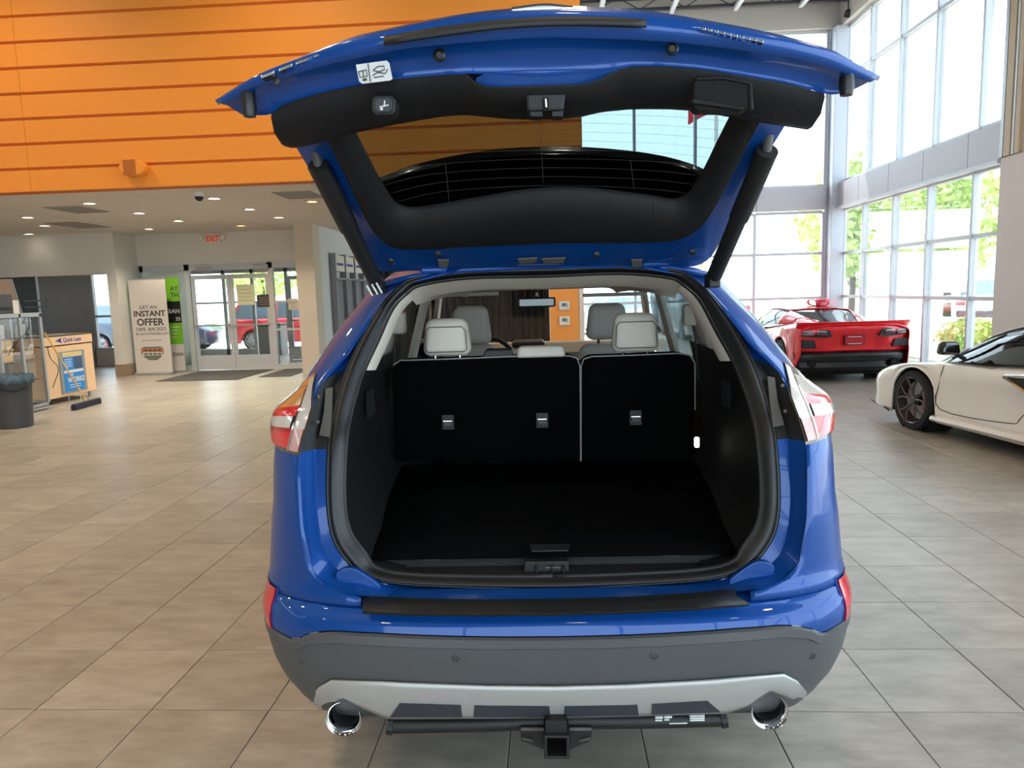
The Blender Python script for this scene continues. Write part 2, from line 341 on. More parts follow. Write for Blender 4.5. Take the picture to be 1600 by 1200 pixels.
for i, x in enumerate((-11.5, -7.5, -3.5, .5, 4.3)):  # high bay lamps added out of frame as warm fill light
    for j, y in enumerate((-3, 1, 4.8, 8.2)):
        t = empty('added_bay_lamp', (x, y, 7.2)); tag(t, 'added high bay fill lamp %s, %s' % (['beside the left wall', 'second from the left wall', 'in mid hall', 'over the blue car', 'over the white car'][i], ['nearest the rear wall', 'above the viewer', 'before the bulkhead row', 'closest to the orange bulkhead'][j]), 'lamp', 'added high bay fill lamps')
        MB().lathe([(.05,.5),(.07,.2),(.2,.05),(.22,0),(.2,.0),(.17,.05),(0,.08)], None, 20, False).build('shade', M_alu, t, smooth=True); MB().tube([(0,0,.5),(0,0,.8)], .012, 6).build('stem', M_alu, t); MB().lathe([(.16,.02),(.1,-.01),(0,-.015)], None, 16, False).build('diffuser', mat('bay_fill_glow', (255, 236, 206), .5, emit=(255, 232, 200), estr=9), t)
        L = bpy.data.lights.new('bay_fill_bulb', 'SPOT'); L.energy = [330, 330, 240, 110, 75][i]; L.spot_size = 2.4; L.spot_blend = .7; L.color = (1, .80, .56); L.shadow_soft_size = .18
        lo = bpy.data.objects.new('bay_fill_bulb', L); COL.objects.link(lo); lo.parent = t; lo.location = (0, 0, -.05)
# ---- high ceiling with dark deck, trusses and pale bars
M_deck = mat('dark_metal_deck', (74, 74, 78), .6, .3, noise=.1, scale=5)
hc = struct(MB().box((-15.4, -6.2, 8.0), (8, YB + .3, 8.1)).build('ceiling_high', M_deck), 'dark corrugated metal roof deck')
for i in range(30): y = YB - .3 - i * .3; MB().box((.5, y, 7.95), (6.4, y + .14, 8.0)).build('deck_rib', M_deck, hc)
for k, xx in enumerate((1.2, 2.72, 4.08, 5.45)): tag(MB().box((xx - .05, 8.5, 7.52), (xx + .05, 16.6, 7.6)).build('ceiling_bar', M_aluw, bevel=.01), ['pale ceiling bar nearest the orange bulkhead', 'second pale ceiling bar out from the orange bulkhead', 'third pale ceiling bar out from the orange bulkhead', 'pale ceiling bar nearest the right glass wall'][k], 'ceiling bar', 'pale bars under the roof deck')
for k, yy in enumerate((16.5, 14.2, 11.9)):
    tr = empty('roof_truss', (0, yy, 0)); tag(tr, ['dark open web roof truss nearest the far glass wall', 'middle dark open web roof truss', 'dark open web roof truss nearest the camera'][k], 'roof truss', 'roof trusses')
    MB().box((.5, -.04, 7.86), (6.4, .04, 7.94)).build('top_chord', M_deck, tr); MB().box((.5, -.04, 7.58), (6.4, .04, 7.64)).build('bottom_chord', M_deck, tr)
    for i in range(12):
        xa = .6 + i * .48; zz = (7.62, 7.88) if i % 2 else (7.88, 7.62); MB().tube([(xa, 0, zz[0]), (xa + .48, 0, zz[1])], .012, 6).build('web', M_deck, tr)
fl = empty('spotlight', tuple(aty(1325, 20, 16.4))); tag(fl, 'small dark spotlight hanging at the top of the corner column', 'lamp')
MB().tube([(0,0,.32),(0,0,0)], .012, 6).build('stem', M_black, fl); MB().lathe([(.03,.06),(.06,.04),(.07,-.08),(.05,-.09)], Matrix.Rotation(.5, 4, 'X')).build('lamp_head', M_black, fl, smooth=True)

# ---- entrance doors (inner) and vestibule
def leaf(d, x0, x1, Y, hinge, push=True, mm=M_aluw):
    l = empty('door_leaf'); l.parent = d; r = .075
    for a, b in (((x0, 0, .02), (x0 + r, 0, 2.3)), ((x1 - r, 0, .02), (x1, 0, 2.3)), ((x0 + r, 0, .02), (x1 - r, 0, .32)), ((x0 + r, 0, 2.2), (x1 - r, 0, 2.3))):
        pass
    m = MB(); m.box((x0, Y, .02), (x0 + r, Y + .05, 2.3)); m.box((x1 - r, Y, .02), (x1, Y + .05, 2.3)); m.box((x0 + r, Y, .02), (x1 - r, Y + .05, .36)); m.box((x0 + r, Y, 2.2), (x1 - r, Y + .05, 2.3))
    m.build('frame', mm, l); MB().box((x0 + r, Y + .02, .36), (x1 - r, Y + .03, 2.2)).build('pane', M_glass, l)
    if push: MB().box((x0 + .03, Y - .06, 1.07), (x1 - .03, Y - .02, 1.11)).build('push_bar', M_alu, l)
    return l
d1 = empty('door_1'); struct(d1, 'pale framed double glass entrance doors under the exit sign')
f = MB(); Yd = YB
for xa, xb in ((-9.88, -9.80), (-8.78, -8.66), (-6.74, -6.62), (-5.66, -5.58)): f.box((xa, Yd - .04, 0), (xb, Yd + .06, 2.56))
f.box((-9.88, Yd - .04, 2.42), (-5.58, Yd + .06, 2.56)); f.box((-9.80, Yd - .03, 0), (-8.78, Yd + .05, .12)); f.box((-6.62, Yd - .03, 0), (-5.66, Yd + .05, .12))
f.build('frame', M_aluw, d1)
for z in (.95, 1.62): MB().box((-6.62, Yd - .02, z - .025), (-5.66, Yd + .04, z + .025)).build('transom', M_aluw, d1)
MB().box((-9.80, Yd + .01, .12), (-8.78, Yd + .02, 2.42)).build('pane', M_glass, d1); MB().box((-6.62, Yd + .01, .12), (-5.66, Yd + .02, 2.42)).build('pane', M_glass, d1)
leaf(d1, -8.65, -7.705, Yd, 1); leaf(d1, -7.695, -6.75, Yd, 0)
for xa in (-8.45, -7.05):
    cl = MB().box((xa, Yd - .12, 2.40), (xa + .36, Yd - .04, 2.50)).build('door_closer', M_alu, d1, bevel=.008); MB().tube([(xa + .1, Yd - .1, 2.40), (xa + .3, Yd - .05, 2.34)], .012, 6).build('closer_arm', M_alu, cl)
d2 = empty('door_2'); struct(d2, 'outer storefront of the entrance vestibule'); Y2 = 19.5
f = MB()
for xa in (-10.0, -9.0, -8.2, -7.25, -6.3, -5.45): f.box((xa, Y2, 0), (xa + .08, Y2 + .08, 2.9))
f.box((-10, Y2, 2.42), (-5.37, Y2 + .08, 2.9)); f.box((-10, Y2, 0), (-8.2, Y2 + .08, .34)); f.box((-6.3, Y2, 0), (-5.37, Y2 + .08, .3)); f.build('frame', M_aluw, d2)
for xa, xb in ((-9.92, -9.0), (-8.92, -8.2), (-8.12, -7.25)): MB().box((xa, Y2 + .01, 1.6), (xb, Y2 + .06, 1.65)).build('transom', M_aluw, d2)
leaf(d2, -7.17, -6.31, Y2 + .01, 0, True)
for xa, xb in ((-9.92, -9.0), (-8.92, -8.2), (-8.12, -7.25), (-6.22, -5.45)): MB().box((xa, Y2 + .04, .3), (xb, Y2 + .045, 2.42)).build('pane', M_glass, d2)
struct(MB().box((-10.1, YB + .1, 0), (-9.95, Y2, ZC)).build('wall_vestibule', M_white), 'white side wall of the vestibule')
struct(MB().box((-10.1, Y2, 2.9), (-5.2, Y2 + .1, ZC)).build('wall_vestibule_head', M_white), 'white strip above the outer doors')
wl, wr = aty(147, 500, 19.4).x, -10.1
glazing('window_5', 'narrow window in the back area left of the column', 'x', 19.4, [wl + .05, wr - .04], [.45, 1.35, 2.9])
struct(MB().box((wl, 19.3, 0), (wr, 19.5, .42)).build('wall_sill', M_white), 'low sill wall under the narrow window')
struct(MB().box((wl, 19.3, 2.93), (wr, 19.5, ZC)).build('wall_window_head', M_white), 'wall above the narrow window')
# ---- things on the low ceiling
M_lamp = mat('lamp_diffuser', (255, 244, 224), .5, emit=(255, 240, 214), estr=9)
M_lampw = mat('warm_lamp_diffuser', (255, 220, 160), .5, emit=(255, 196, 110), estr=7)
spots = [(-7.36,11.47,0),(-9.5,12.95,0),(-10.2,14.36,0),(-11.65,15.85,0),(-7.39,12.93,0),(-7.41,14.35,0),(-8.78,15.7,0),(-5.30,11.45,0),(-5.35,12.94,0),(-5.37,14.38,0),(-3.98,12.24,1),(-6.72,15.7,1),(-3.3,11.45,0)]
names = ['recessed ceiling lamp nearest the bulkhead, above and left of the camera dome','leftmost ceiling lamp of the second row','left ceiling lamp in front of the square vent','ceiling lamp closest to the far left header wall','ceiling lamp in the middle of the second row','ceiling lamp in the middle of the third row','small far ceiling lamp above the column','ceiling lamp just right of the camera dome','ceiling lamp right of the second row middle','ceiling lamp near the cream pier','warm yellow ceiling lamp beside the right vent','warm yellow ceiling lamp above the exit sign','ceiling lamp hidden at the right by the tailgate']
for (x, y, wm), nm in zip(spots[:12], names):
    t = empty('downlight', (x, y, ZC)); tag(t, nm, 'ceiling lamp', 'recessed ceiling lamps')
    MB().lathe([(.085,-.001),(.125,-.001),(.125,-.012),(.09,-.018),(.085,-.001)], n=20, cap=False).build('trim_ring', M_ceil, t, smooth=True)
    MB().lathe([(.085,-.003),(.05,-.010),(.0,-.012)], n=20, cap=False).build('diffuser', M_lampw if wm else M_lamp, t, smooth=True)
    L = bpy.data.lights.new('downlight_bulb', 'SPOT'); L.energy = 2 if x < -11 else 120; L.spot_size = 2.2; L.spot_blend = .6; L.color = (1, .74, .42) if wm else (1, .88, .7); L.shadow_soft_size = .08
    lo = bpy.data.objects.new('downlight_bulb', L); COL.objects.link(lo); lo.parent = t; lo.location = (0, 0, -.03)
M_vent = mat('vent_grille', (150, 144, 138), .7, noise=.1, scale=20)
def vent(x, y, sx, sy, label):
    t = empty('ceiling_vent', (x, y, ZC)); tag(t, label, 'vent', 'ceiling vents')
    MB().box((-sx/2, -sy/2, -.012), (sx/2, sy/2, -.001)).build('frame', M_vent, t, bevel=.003)
    n = 9
    for i in range(n): yy = -sy/2 + .04 + (sy - .08) * i / (n - 1); MB().box((-sx/2 + .03, yy - .012, -.02), (sx/2 - .03, yy + .012, -.010)).build('slat', M_vent, t)
vent(-8.05, 12.2, .62, .85, 'grey ceiling vent beside the front lamp row'); vent(-9.6, 14.5, .7, 1.1, 'square ceiling vent farther back over the counter'); vent(-3.93, 11.45, .6, .75, 'grey ceiling vent beside the warm lamp near the tailgate')
sc_ = empty('security_camera', (-5.25, 10.85, ZC)); tag(sc_, 'white dome security camera under the low ceiling', 'camera')
MB().lathe([(.07,0),(.075,-.02),(.07,-.06)], n=20).build('housing', M_white, sc_, smooth=True); MB().lathe([(.062,-.06),(.058,-.09),(.035,-.12),(0,-.128)], n=20, cap=False).build('dome', M_black, sc_, smooth=True)
spk = empty('wall_speaker', (-5.76, YO, 3.55)); tag(spk, 'orange painted speaker on the orange plank wall', 'speaker')
M_or2 = mat('orange_grille', (176, 92, 26), .7, noise=.2, scale=120)
bd = MB(); bd.prism([(.20*math.cos(a) * (1 if abs(math.cos(a)) < .75 else .95) , -.16, .115*math.sin(a)) for a in [2*math.pi*i/20 for i in range(20)]], (0, .12, 0)); bd.build('cabinet', M_orange, spk, bevel=.015)
MB().prism([(-.12, -.165, -.1), (.06, -.165, -.105), (.06, -.165, .105), (-.12, -.165, .1)], (0, .01, 0)).build('grille', M_or2, spk, bevel=.003); MB().box((.02, -.05, -.04), (.14, 0, .05)).build('bracket', M_orange, spk)
# exit sign
ex = empty('exit_sign', (-7.97, YB - .06, 3.06)); tag(ex, 'white exit sign with red letters above the entrance doors', 'exit sign')
MB().box((-.17, -.07, -.02), (.17, 0, .2)).build('housing', mat('cream_plastic', (228, 216, 202), .5, noise=.03, scale=9), ex, bevel=.008)
text('EXIT', 'lettering', mat('red_letters', (196, 64, 40), .5, emit=(214, 60, 36), estr=.25), .19, FRONT(0, -.072, .02), ex, .003, 'CENTER', .006, .82)
for s in (-1, 1): MB().lathe([(.02,0),(.055,.03),(.06,.07),(.05,.08)], Matrix.Translation((s*.26, -.04, .1)) @ Matrix.Rotation(math.pi/2, 4, 'X') ).build('emergency_lamp', MATS['cream_plastic'], ex, smooth=True); 
for s in (-1, 1): MB().tube([(s*.16, -.03, .1), (s*.27, -.03, .1)], .018, 8).build('lamp_arm', MATS['cream_plastic'], ex)
for z, lab, mm in ((1.47, 'white thermostat on the orange pier, upper of the two', M_white), (1.26, 'cream thermostat with dark display on the orange pier', MATS['cream_plastic'])):
    t = empty('thermostat', (.18, YO + .005, z)); tag(t, lab, 'thermostat', 'wall controls on the orange pier')
    MB().box((-.07, -.03, -.06), (.075, 0, .06)).build('case', mm, t, bevel=.006); MB().box((-.03, -.034, -.01), (.03, -.029, .035)).build('display', mat('lcd_green', (92, 104, 84), .3, noise=.1, scale=30), t); MB().box((.035, -.036, -.03), (.055, -.03, .03)).build('switch', M_alu, t)
# dark curtain left of the pier
cu = MB(); n = 160
cu.grid([[(-2.6 + 2.57 * i / n, YO + .75 + .05 * math.sin(i * .9) + .02 * math.sin(i * .37), z) for i in range(n + 1)] for z in (.04, 1.2, 2.4, ZC - .02)])
tag(cu.build('curtain', M_navy, smooth=True, thick=.006), 'dark navy curtain hanging under the bulkhead left of the orange pier', 'curtain')
# ================================================================== BLUE SUV (open tailgate)
M_blue = mat('blue_metallic_paint', (11, 65, 138), .38, .2, .6, noise=.12, scale=900, flake=.05, spec=.15)
M_clad = mat('dark_grey_bumper_plastic', (74, 75, 77), .5, noise=.08, scale=400, bump=.08)
M_silver = mat('satin_silver_plastic', (176, 176, 174), .42, .35, noise=.04, scale=200)
M_carpet = mat('black_carpet', (7, 7, 8), .95, noise=.35, scale=400, bump=.6, spec=.05)
M_beige = mat('beige_leather', (200, 190, 178), .55, noise=.06, scale=150, bump=.15)
M_beiget = mat('beige_trim', (214, 204, 190), .75, noise=.04, scale=200, bump=.06)
M_pipe = mat('grey_piping', (150, 148, 144), .6, noise=.1, scale=100)
M_grey = mat('grey_plastic', (78, 75, 71), .6, noise=.1, scale=200)
suv = empty('suv'); suv.matrix_world = SUVM
tag(suv, 'blue SUV seen from behind with its tailgate raised and cargo bay open', 'car')
V0T = [(.30,.10),(.36,.07),(.42,.03),(.50,0),(.60,-.015),(.66,-.02),(.70,-.005),(.72,.02),(.78,.05),(.95,.04),(1.02,.05),(1.14,.08),(1.3,.17),(1.42,.27),(1.565,.40),(1.70,.53),(1.78,.62)]
WT = [(.22,.83),(.275,.885),(.333,.938),(.438,.97),(.53,.99),(.677,1.005),(.775,1.0),(.9,.983),(1.006,.969),(1.157,.971),(1.2,.975),(1.307,.95),(1.366,.905),(1.416,.882),(1.56,.80),(1.70,.70),(1.78,.60)]
PFT = [(.70,.15),(.80,.165),(1.14,.22),(1.4,.38),(1.6,.52),(1.76,.64)]
SN, SD = 3.5, .5
W_ = lambda z: .986 * lerp_tab(WT, z)
def S(u, z):
    r = min(.9995, abs(u) / W_(z)); return lerp_tab(V0T, z) + SD * (1 - (1 - r**SN) ** (1/SN))
PF = lambda z: lerp_tab(PFT, z)
mir = lambda p: Vector((-p.x, p.y, p.z))
def sside(pts): return [mir(p) for p in pts]
# opening flange stations, bottom centre -> top centre (left px, right px)
AL = [(862,919),(733,917),(617,910),(567,896),(546,875),(521,837),(509,783),(509,700),(517,655),(529,610),(544,568),(568,520),(604,469),(628,445),(652,430),(730,420),(858,417)]
AR = [(862,919),(990,914),(1100,906),(1155,893),(1184,876),(1208,838),(1213,783),(1206,690),(1197,640),(1185,600),(1172,563),(1147,515),(1112,466),(1086,440),(1062,428),(980,416),(858,417)]
A = []
for l, r in zip(AL, AR):
    a = on_surf(*l, lambda u, z: PF(z)); b = on_surf(*r, lambda u, z: PF(z)); z = (a.z + b.z) / 2
    A.append(Vector(((b.x - a.x) / 2, PF(z), z)))
A[0].x = 0; A[-1].x = 0
Bpx = [(990,929),(1100,926),(1172,922),(1218,912),(1248,884),(1261,804),(1259,690),(1248,652),(1232,610),(1214,577),(1172,538),(1126,480),(1096,448),(1066,429),(982,415)]
B = [Vector((0, .13, at_v(864, 932, .13).z))]
for i, q in enumerate(Bpx): B.append(at_v(*q, .13) if i < 2 else on_surf(*q, S))
B.append(A[-1] + Vector((0, .01, .012)))
def ins(p, d):
    c = Vector((0, p.y, 1.25)); e = c - p; e.y = 0; e.normalize(); return p + e * d
AI = [ins(p, .030 if i < 4 else (.05 if i < 12 else .03)) + Vector((0, .012, 0)) for i, p in enumerate(A)]
def both(fn):
    fn(1); fn(-1)
def sidestrip(name, rows, m, **k):
    for s in (1, -1): MB().grid([[Vector((p.x * s, p.y, p.z)) for p in r] for r in rows]).build(name, m, suv, **k)
jm = [b.lerp(a, .45) + Vector((0, .035, 0)) for a, b in zip(A, B)]
sm3 = lambda i, j: [catmull(r[i:j], 3) for r in (B, jm, A)]
body_jamb = MB()
for s in (1, -1):
    for i, j in ((0, 8), (10, 17)): body_jamb.grid([[Vector((p.x * s, p.y, p.z)) for p in r] for r in sm3(i, j)])
body_jamb.build('tailgate_jamb', M_blue, suv, smooth=True)
for s in (1, -1): MB().grid([[Vector((p.x * s, p.y, p.z)) for p in r] for r in sm3(7, 11)]).build('light_backing', M_black, suv, smooth=True)
# weather seal
full = lambda L: L[:-1] + [L[-1]] + [mir(p) for p in L[-2:0:-1]]
ca = catmull(full(A), 4, True); ci = catmull(full(AI), 4, True)
sl = MB(); mid = [a.lerp(b, .5) + Vector((0, -.018, 0)) for a, b in zip(ca, ci)]
sl.grid([list(x) for x in zip(ca, [a.lerp(b, .2) + Vector((0, -.014, 0)) for a, b in zip(ca, ci)], mid, [a.lerp(b, .75) + Vector((0, -.004, 0)) for a, b in zip(ca, ci)], ci)] + [[ca[0], ca[0].lerp(ci[0], .2) + Vector((0,-.014,0)), mid[0], ca[0].lerp(ci[0], .75) + Vector((0,-.004,0)), ci[0]]])
sl.build('weather_seal', M_rubber, suv, smooth='all')
MB().tube(ca + [ca[0]], .007, 6).build('seal_lip', M_rubber, suv, smooth='all'); MB().tube([p + Vector((0, .01, 0)) for p in ci] + [ci[0] + Vector((0, .01, 0))], .009, 6).build('seal_lip', M_black, suv, smooth='all')
# quarter panels: from the jamb edge round the corner to the body side
uB = sorted([(p.z, p.x) for p in B[3:-1]])
zs = [.735 + (1.765 - .735) * i / 44 for i in range(45)]
def qrow(z, s):
    u0 = min(lerp_tab(uB, z), W_(z) * .985); r = []
    for k in range(13):
        t = k / 12; th = 1 - (1 - t) ** 1.8; u = u0 + (W_(z) * .9995 - u0) * th; r.append(Vector((s * u, S(u, z), z)))
    r.append(Vector((s * W_(z), S(W_(z), z) + .12, z))); return r
for s in (1, -1):
    q = MB(); q.grid([qrow(z, s) for z in zs]); q.build('quarter_panel', M_blue, suv, smooth=True, thick=.004, off=-1)
# bumper: painted upper, dark lower, silver valance
lowpx = [(866,994),(960,992),(1050,988),(1150,981),(1225,975),(1262,979),(1284,990)]
low = [on_surf(*q, S) for q in lowpx]; lowt = [(abs(p.x), p.z) for p in low]; lowt[0] = (0, lowt[0][1]); lowt += [(lowt[-1][0] + .035, lowt[-1][1] + .008), (.955, lowt[-1][1] + .015)]
zlow = lambda u: lerp_tab(lowt, abs(u))
NU = 61
us = [math.sin(math.pi / 2 * (i / 30 - 1)) * .9995 for i in range(NU)]
def brow(zf):
    r = []
    for t in us:
        z = zf(t); z = zf(t * W_(z)); u = t * W_(z); r.append(Vector((u, S(u, z), z)))
    return r
blue = MB(); rows = [brow(lambda u, k=k: zlow(u) + (.728 - zlow(u)) * k / 7) for k in range(8)]
end = rows[-1]; rows.append([Vector((p.x * .985, p.y + .03, .738)) for p in end]); rows.append([Vector((p.x * .93, min(p.y + .125, .55), .745)) for p in end])
bum = blue.grid(rows).build('bumper_cover', M_blue, suv, smooth=True)
zbot = lambda u: .385 - .12 * min(1, abs(u) / .84) ** 3
MB().grid([brow(lambda u, k=k: zbot(u) + (zlow(u) - .004 - zbot(u)) * (k / 9)) for k in range(10)]).build('bumper_cladding', M_clad, suv, smooth=True, thick=.006)
# raised crease band at the top of the cladding
MB().grid([[p + Vector((0, -d, 0)) for p in brow(lambda u, k=k: zlow(u) - .003 - k)] for k, d in ((0, .001), (.004, .011), (.03, .013), (.038, .002))]).build('cladding_lip', M_clad, suv, smooth=True)
So = lambda d: (lambda u, z: S(u, z) - d)
def surf(q, d=.0, fb=.28):
    p = on_surf(*q, So(d)); 
    if p.y < .5 and abs(p.x) < W_(p.z): return p
    p = at_v(*q, fb); u = math.copysign(min(abs(p.x), W_(p.z) * .99), p.x); return Vector((u, S(u, p.z) - d, p.z))
ST = [(478,1101),(485,1087),(498,1074),(517,1063),(580,1065),(650,1068),(760,1072),(866,1073),(980,1070),(1090,1064),(1150,1059),(1225,1053),(1246,1064),(1260,1080),(1269,1093)]
SB = [(480,1104),(492,1107),(504,1099),(537,1089),(570,1106),(602,1122),(760,1101),(866,1101),(980,1099),(1130,1114),(1165,1102),(1203,1078),(1236,1090),(1250,1100),(1266,1095)]
SBm = SB[:5] + [(602,1121),(612,1122),(622,1122),(760,1121),(866,1121),(980,1118),(1108,1114),(1120,1114),(1132,1114)] + SB[10:]
STm = ST[:5] + [(610,1066),(622,1067),(634,1067.5),(760,1072),(866,1073),(980,1070),(1090,1064),(1105,1063),(1120,1062)] + ST[10:]
t3 = [surf(q, .014) for q in STm]; b3 = [surf(q, .012) for q in SBm]
val = MB().grid([[a.lerp(b, t) + Vector((0, -.010 * math.sin(math.pi * t), 0)) for a, b in zip(t3, b3)] for t in (0, .12, .35, .6, .85, 1)]).build('silver_valance', M_silver, suv, smooth=True, thick=.008)
M_rec = mat('blue_grey_recess', (50, 54, 64), .5, noise=.06, scale=200)
for q in ([(609,1121),(624,1100),(720,1103),(722,1121)], [(740,1121),(741,1103),(858,1104),(860,1121)], [(881,1120),(882,1104),(996,1102),(998,1118)], [(1018,1117),(1019,1101),(1106,1096),(1126,1113)]):
    MB().prism([surf(p, .020) for p in q], (0, .02, 0)).build('recess_panel', M_rec, val)
for x, y in ((474,1032),(713,1027),(1022,1023),(1267,1023)):
    p = surf((x, y), 0); t = p - Vector((0, .002, 0))
    MB().lathe([(.0125,0),(.0125,.003),(.0095,.004),(.009,.002),(0,.002)], Matrix.Translation(t) @ Matrix.Rotation(math.pi/2, 4, 'X') , 20, False).build('parking_sensor', mat('sensor_grey', (58, 59, 61), .45, noise=.05, scale=100), bum, smooth=True)
# black step pad on the bumper shelf
pt = [(567,932),(640,936),(750,938),(866,937),(980,934),(1080,928),(1150,921)]; pb = [(567,955),(640,958),(750,959),(866,958),(980,955),(1080,950),(1170,943)]
MB().grid([[at_w(*q, .751) for q in pt], [at_w(a[0], (a[1]+b[1])/2, .751) for a, b in zip(pt, pb)], [at_w(*q, .745) for q in pb], [at_w(q[0], q[1] + 3, .738) for q in pb]]).build('step_pad', M_black, bum, smooth=True, thick=.006)
# dark channel line between bumper and jamb
# reflectors
for s in (1, -1):
    r = MB(); rr = []
    for i in range(9):
        z = .60 + (.745 - .60) * i / 8; w0 = W_(z); ua = w0 * (.908 + .012 * (1 - i/8)); ub = w0 * .974
        rr.append([Vector((s * u, S(u, z) - d, z)) for u, d in ((ua, -.002), (ua + .003, .008), (ua * .5 + ub * .5, .009), (ub, .006), (ub + .004, .0))])
    r.grid(rr).build('reflector', mat('red_reflector', (196, 22, 46), .2, 0, .6, noise=.2, scale=160), bum, smooth=True)
    r = MB(); rr = []
    for i in range(9):
        z = .58 + (.75 - .58) * i / 8; w0 = W_(z); ua = w0 * (.896 + .012 * (1 - i/8)); ub = w0 * .985
        rr.append([Vector((s * u, S(u, z) - d, z)) for u, d in ((ua, .0), (ua + .004, .0035), (ub, .0035))])
    r.grid(rr).build('reflector_bezel', M_blue, bum, smooth=True)
# corner rubber stops on the jamb
for s in (1, -1):
    p = at_v(1186, 892, .135); c = Vector((s * p.x, .128, p.z)); ol = []
    for a, r in ((20,.05),(60,.048),(100,.045),(150,.045),(200,.095),(215,.105),(235,.075),(270,.042),(320,.045)): ol.append(c + Vector((s * r * math.cos(math.radians(a)), 0, r * .72 * math.sin(math.radians(a)))))
    cr_ = catmull(ol, 3, True); MB().prism(cr_, (0, .02, 0)).build('jamb_cup', M_blue, suv, bevel=.006, seg=3)
# ---- taillights: lens patches on the body corner
M_red = mat('red_lens', (206, 40, 44), .15, 0, .8, noise=.12, scale=90)
M_pinkl = mat('clear_lens_over_red', (196, 150, 146), .15, 0, .8, noise=.15, scale=70)
M_clear = mat('clear_lens', (206, 200, 194), .12, .15, .8, noise=.12, scale=120)
M_amb = mat('amber_lens', (186, 138, 92), .15, 0, .8, noise=.12, scale=60)
M_brn = mat('smoked_lens', (92, 76, 62), .2, 0, .6, noise=.15, scale=60)
inn = sorted([(p.z, p.x) for p in [on_surf(*q, S) for q in [(1259,686),(1250,660),(1241,638),(1233.5,619.5),(1231,592),(1226,570)]]])
ZL0, ZL1 = inn[0][0] - .004, inn[-1][0] + .012
def ltop(s_): return ZL1 - .075 * max(0, s_) ** 1.2
def lens(name, s0, s1, t0, t1, m, off, par, side, nu=9, nv=7):
    g = []
    for j in range(nv + 1):
        t = t0 + (t1 - t0) * j / nv; r = []
        for i in range(nu + 1):
            q = s0 + (s1 - s0) * i / nu; z = ZL0 + (ltop(q) - ZL0) * t + .012 * max(0, q) * (1 - t)
            u0 = lerp_tab(inn, z); e = min(1, q); u = u0 + (W_(z) * .999 - u0) * (1 - (1 - e) ** 1.5); v = S(u, z)
            if q > 1: v += (q - 1) * .5
            bul = .022 * math.sin(math.pi * min(1, max(0, t * 1.1))) * (1 if t < .6 else max(0, 1 - (t - .6) * 1.6))
            nrm = Vector((e * .8, -1 + e * .75, 0)).normalized(); p = Vector((u, v, z)) + nrm * (off + bul * (.4 + e)); p.x *= side; r.append(p)
        g.append(r)
    return MB().grid(g).build(name, m, par, smooth=True)
for s in (1, -1):
    tl = lens('taillight', -.02, 1.5, -.05, 1.0, M_brn, .004, suv, s, 16, 12)
    lens('clear_strip', 0, .17, .30, .96, M_clear, .012, tl, s); lens('red_strip', .01, .17, .0, .30, M_pinkl, .012, tl, s)
    lens('ridge', .165, .185, .0, .84, M_chrome, .0165, tl, s, 2)
    lens('red_lamp', .19, 1.02, .02, .24, M_red, .012, tl, s); lens('red_band', .19, .98, .24, .31, mat('deep_red_lens', (168, 26, 36), .15, 0, .8, noise=.1, scale=80), .012, tl, s)
    lens('reverse_lamp', .23, .82, .31, .48, M_clear, .013, tl, s); lens('red_band', .19, 1.02, .48, .62, M_red, .012, tl, s)
    lens('outer_red', .82, 1.0, .31, .48, M_red, .012, tl, s)
    lens('indicator_lamp', .19, .9, .62, .87, M_amb if s < 0 else M_clear, .012, tl, s); lens('clear_corner', .9, 1.4, .1, .75, M_pinkl, .010, tl, s)  # right indicator paler than the left: reflections put into its lens colour
    lens('smoked_tip', -.01, 1.1, .88, 1.0, M_amb if s < 0 else M_brn, .009, tl, s)
# grey access panels between seal and lamp
for s in (1, -1):
    q = [on_surf(x, y, lambda u, z: PF(z) - .012) for x, y in [(1199,588),(1211,590),(1216,628),(1226,664),(1208,668),(1203,630)]]
    MB().prism([Vector((s * p.x, p.y, p.z)) for p in q], (0, .012, 0)).build('access_cover', M_grey, suv, bevel=.002)
    for x, y in ((1222, 602), (1226, 642)):
        p = on_surf(x, y, lambda u, z: PF(z) - .03); MB().lathe([(.006,0),(.006,.006),(0,.007)], Matrix.Translation((s * p.x, p.y, p.z)) @ Matrix.Rotation(math.pi/2, 4, 'X'), 10, False).build('screw', M_grey, suv)
# ---- exhaust, hitch
for x, y in ((537, 1123), (1203, 1112)):
    c = at_v(x, y, .10); X = Matrix.Translation(c) @ Matrix.Rotation(math.radians(-90), 4, 'X')
    ex_ = MB().lathe([(.043,.3),(.043,.02),(.052,0),(.058,-.004),(.058,.012),(.05,.03),(.048,.3)], X, 32, False).build('exhaust_tip', M_chrome, suv, smooth=True)
    MB().lathe([(.044,.02),(.040,.03),(.036,.25),(0,.25)], X, 28, False).build('inner_pipe', M_dark, ex_, smooth=True)
a = at_v(612, 1133, .10); b = at_v(1128, 1122, .10); c = at_v(866, 1126, .085)
hit = MB().tube(catmull([a, a.lerp(c, .5) + Vector((0, -.004, 0)), c, b.lerp(c, .5) + Vector((0, -.004, 0)), b], 5), .0255, 16).build('hitch_crossbar', M_black, suv, smooth=True)
for p, sx in ((a, -1), (b, 1)): MB().tube([p + Vector((-.006 * sx, 0, 0)), p + Vector((.012 * sx, 0, .003))], .031, 14).build('end_cap', M_black, hit)
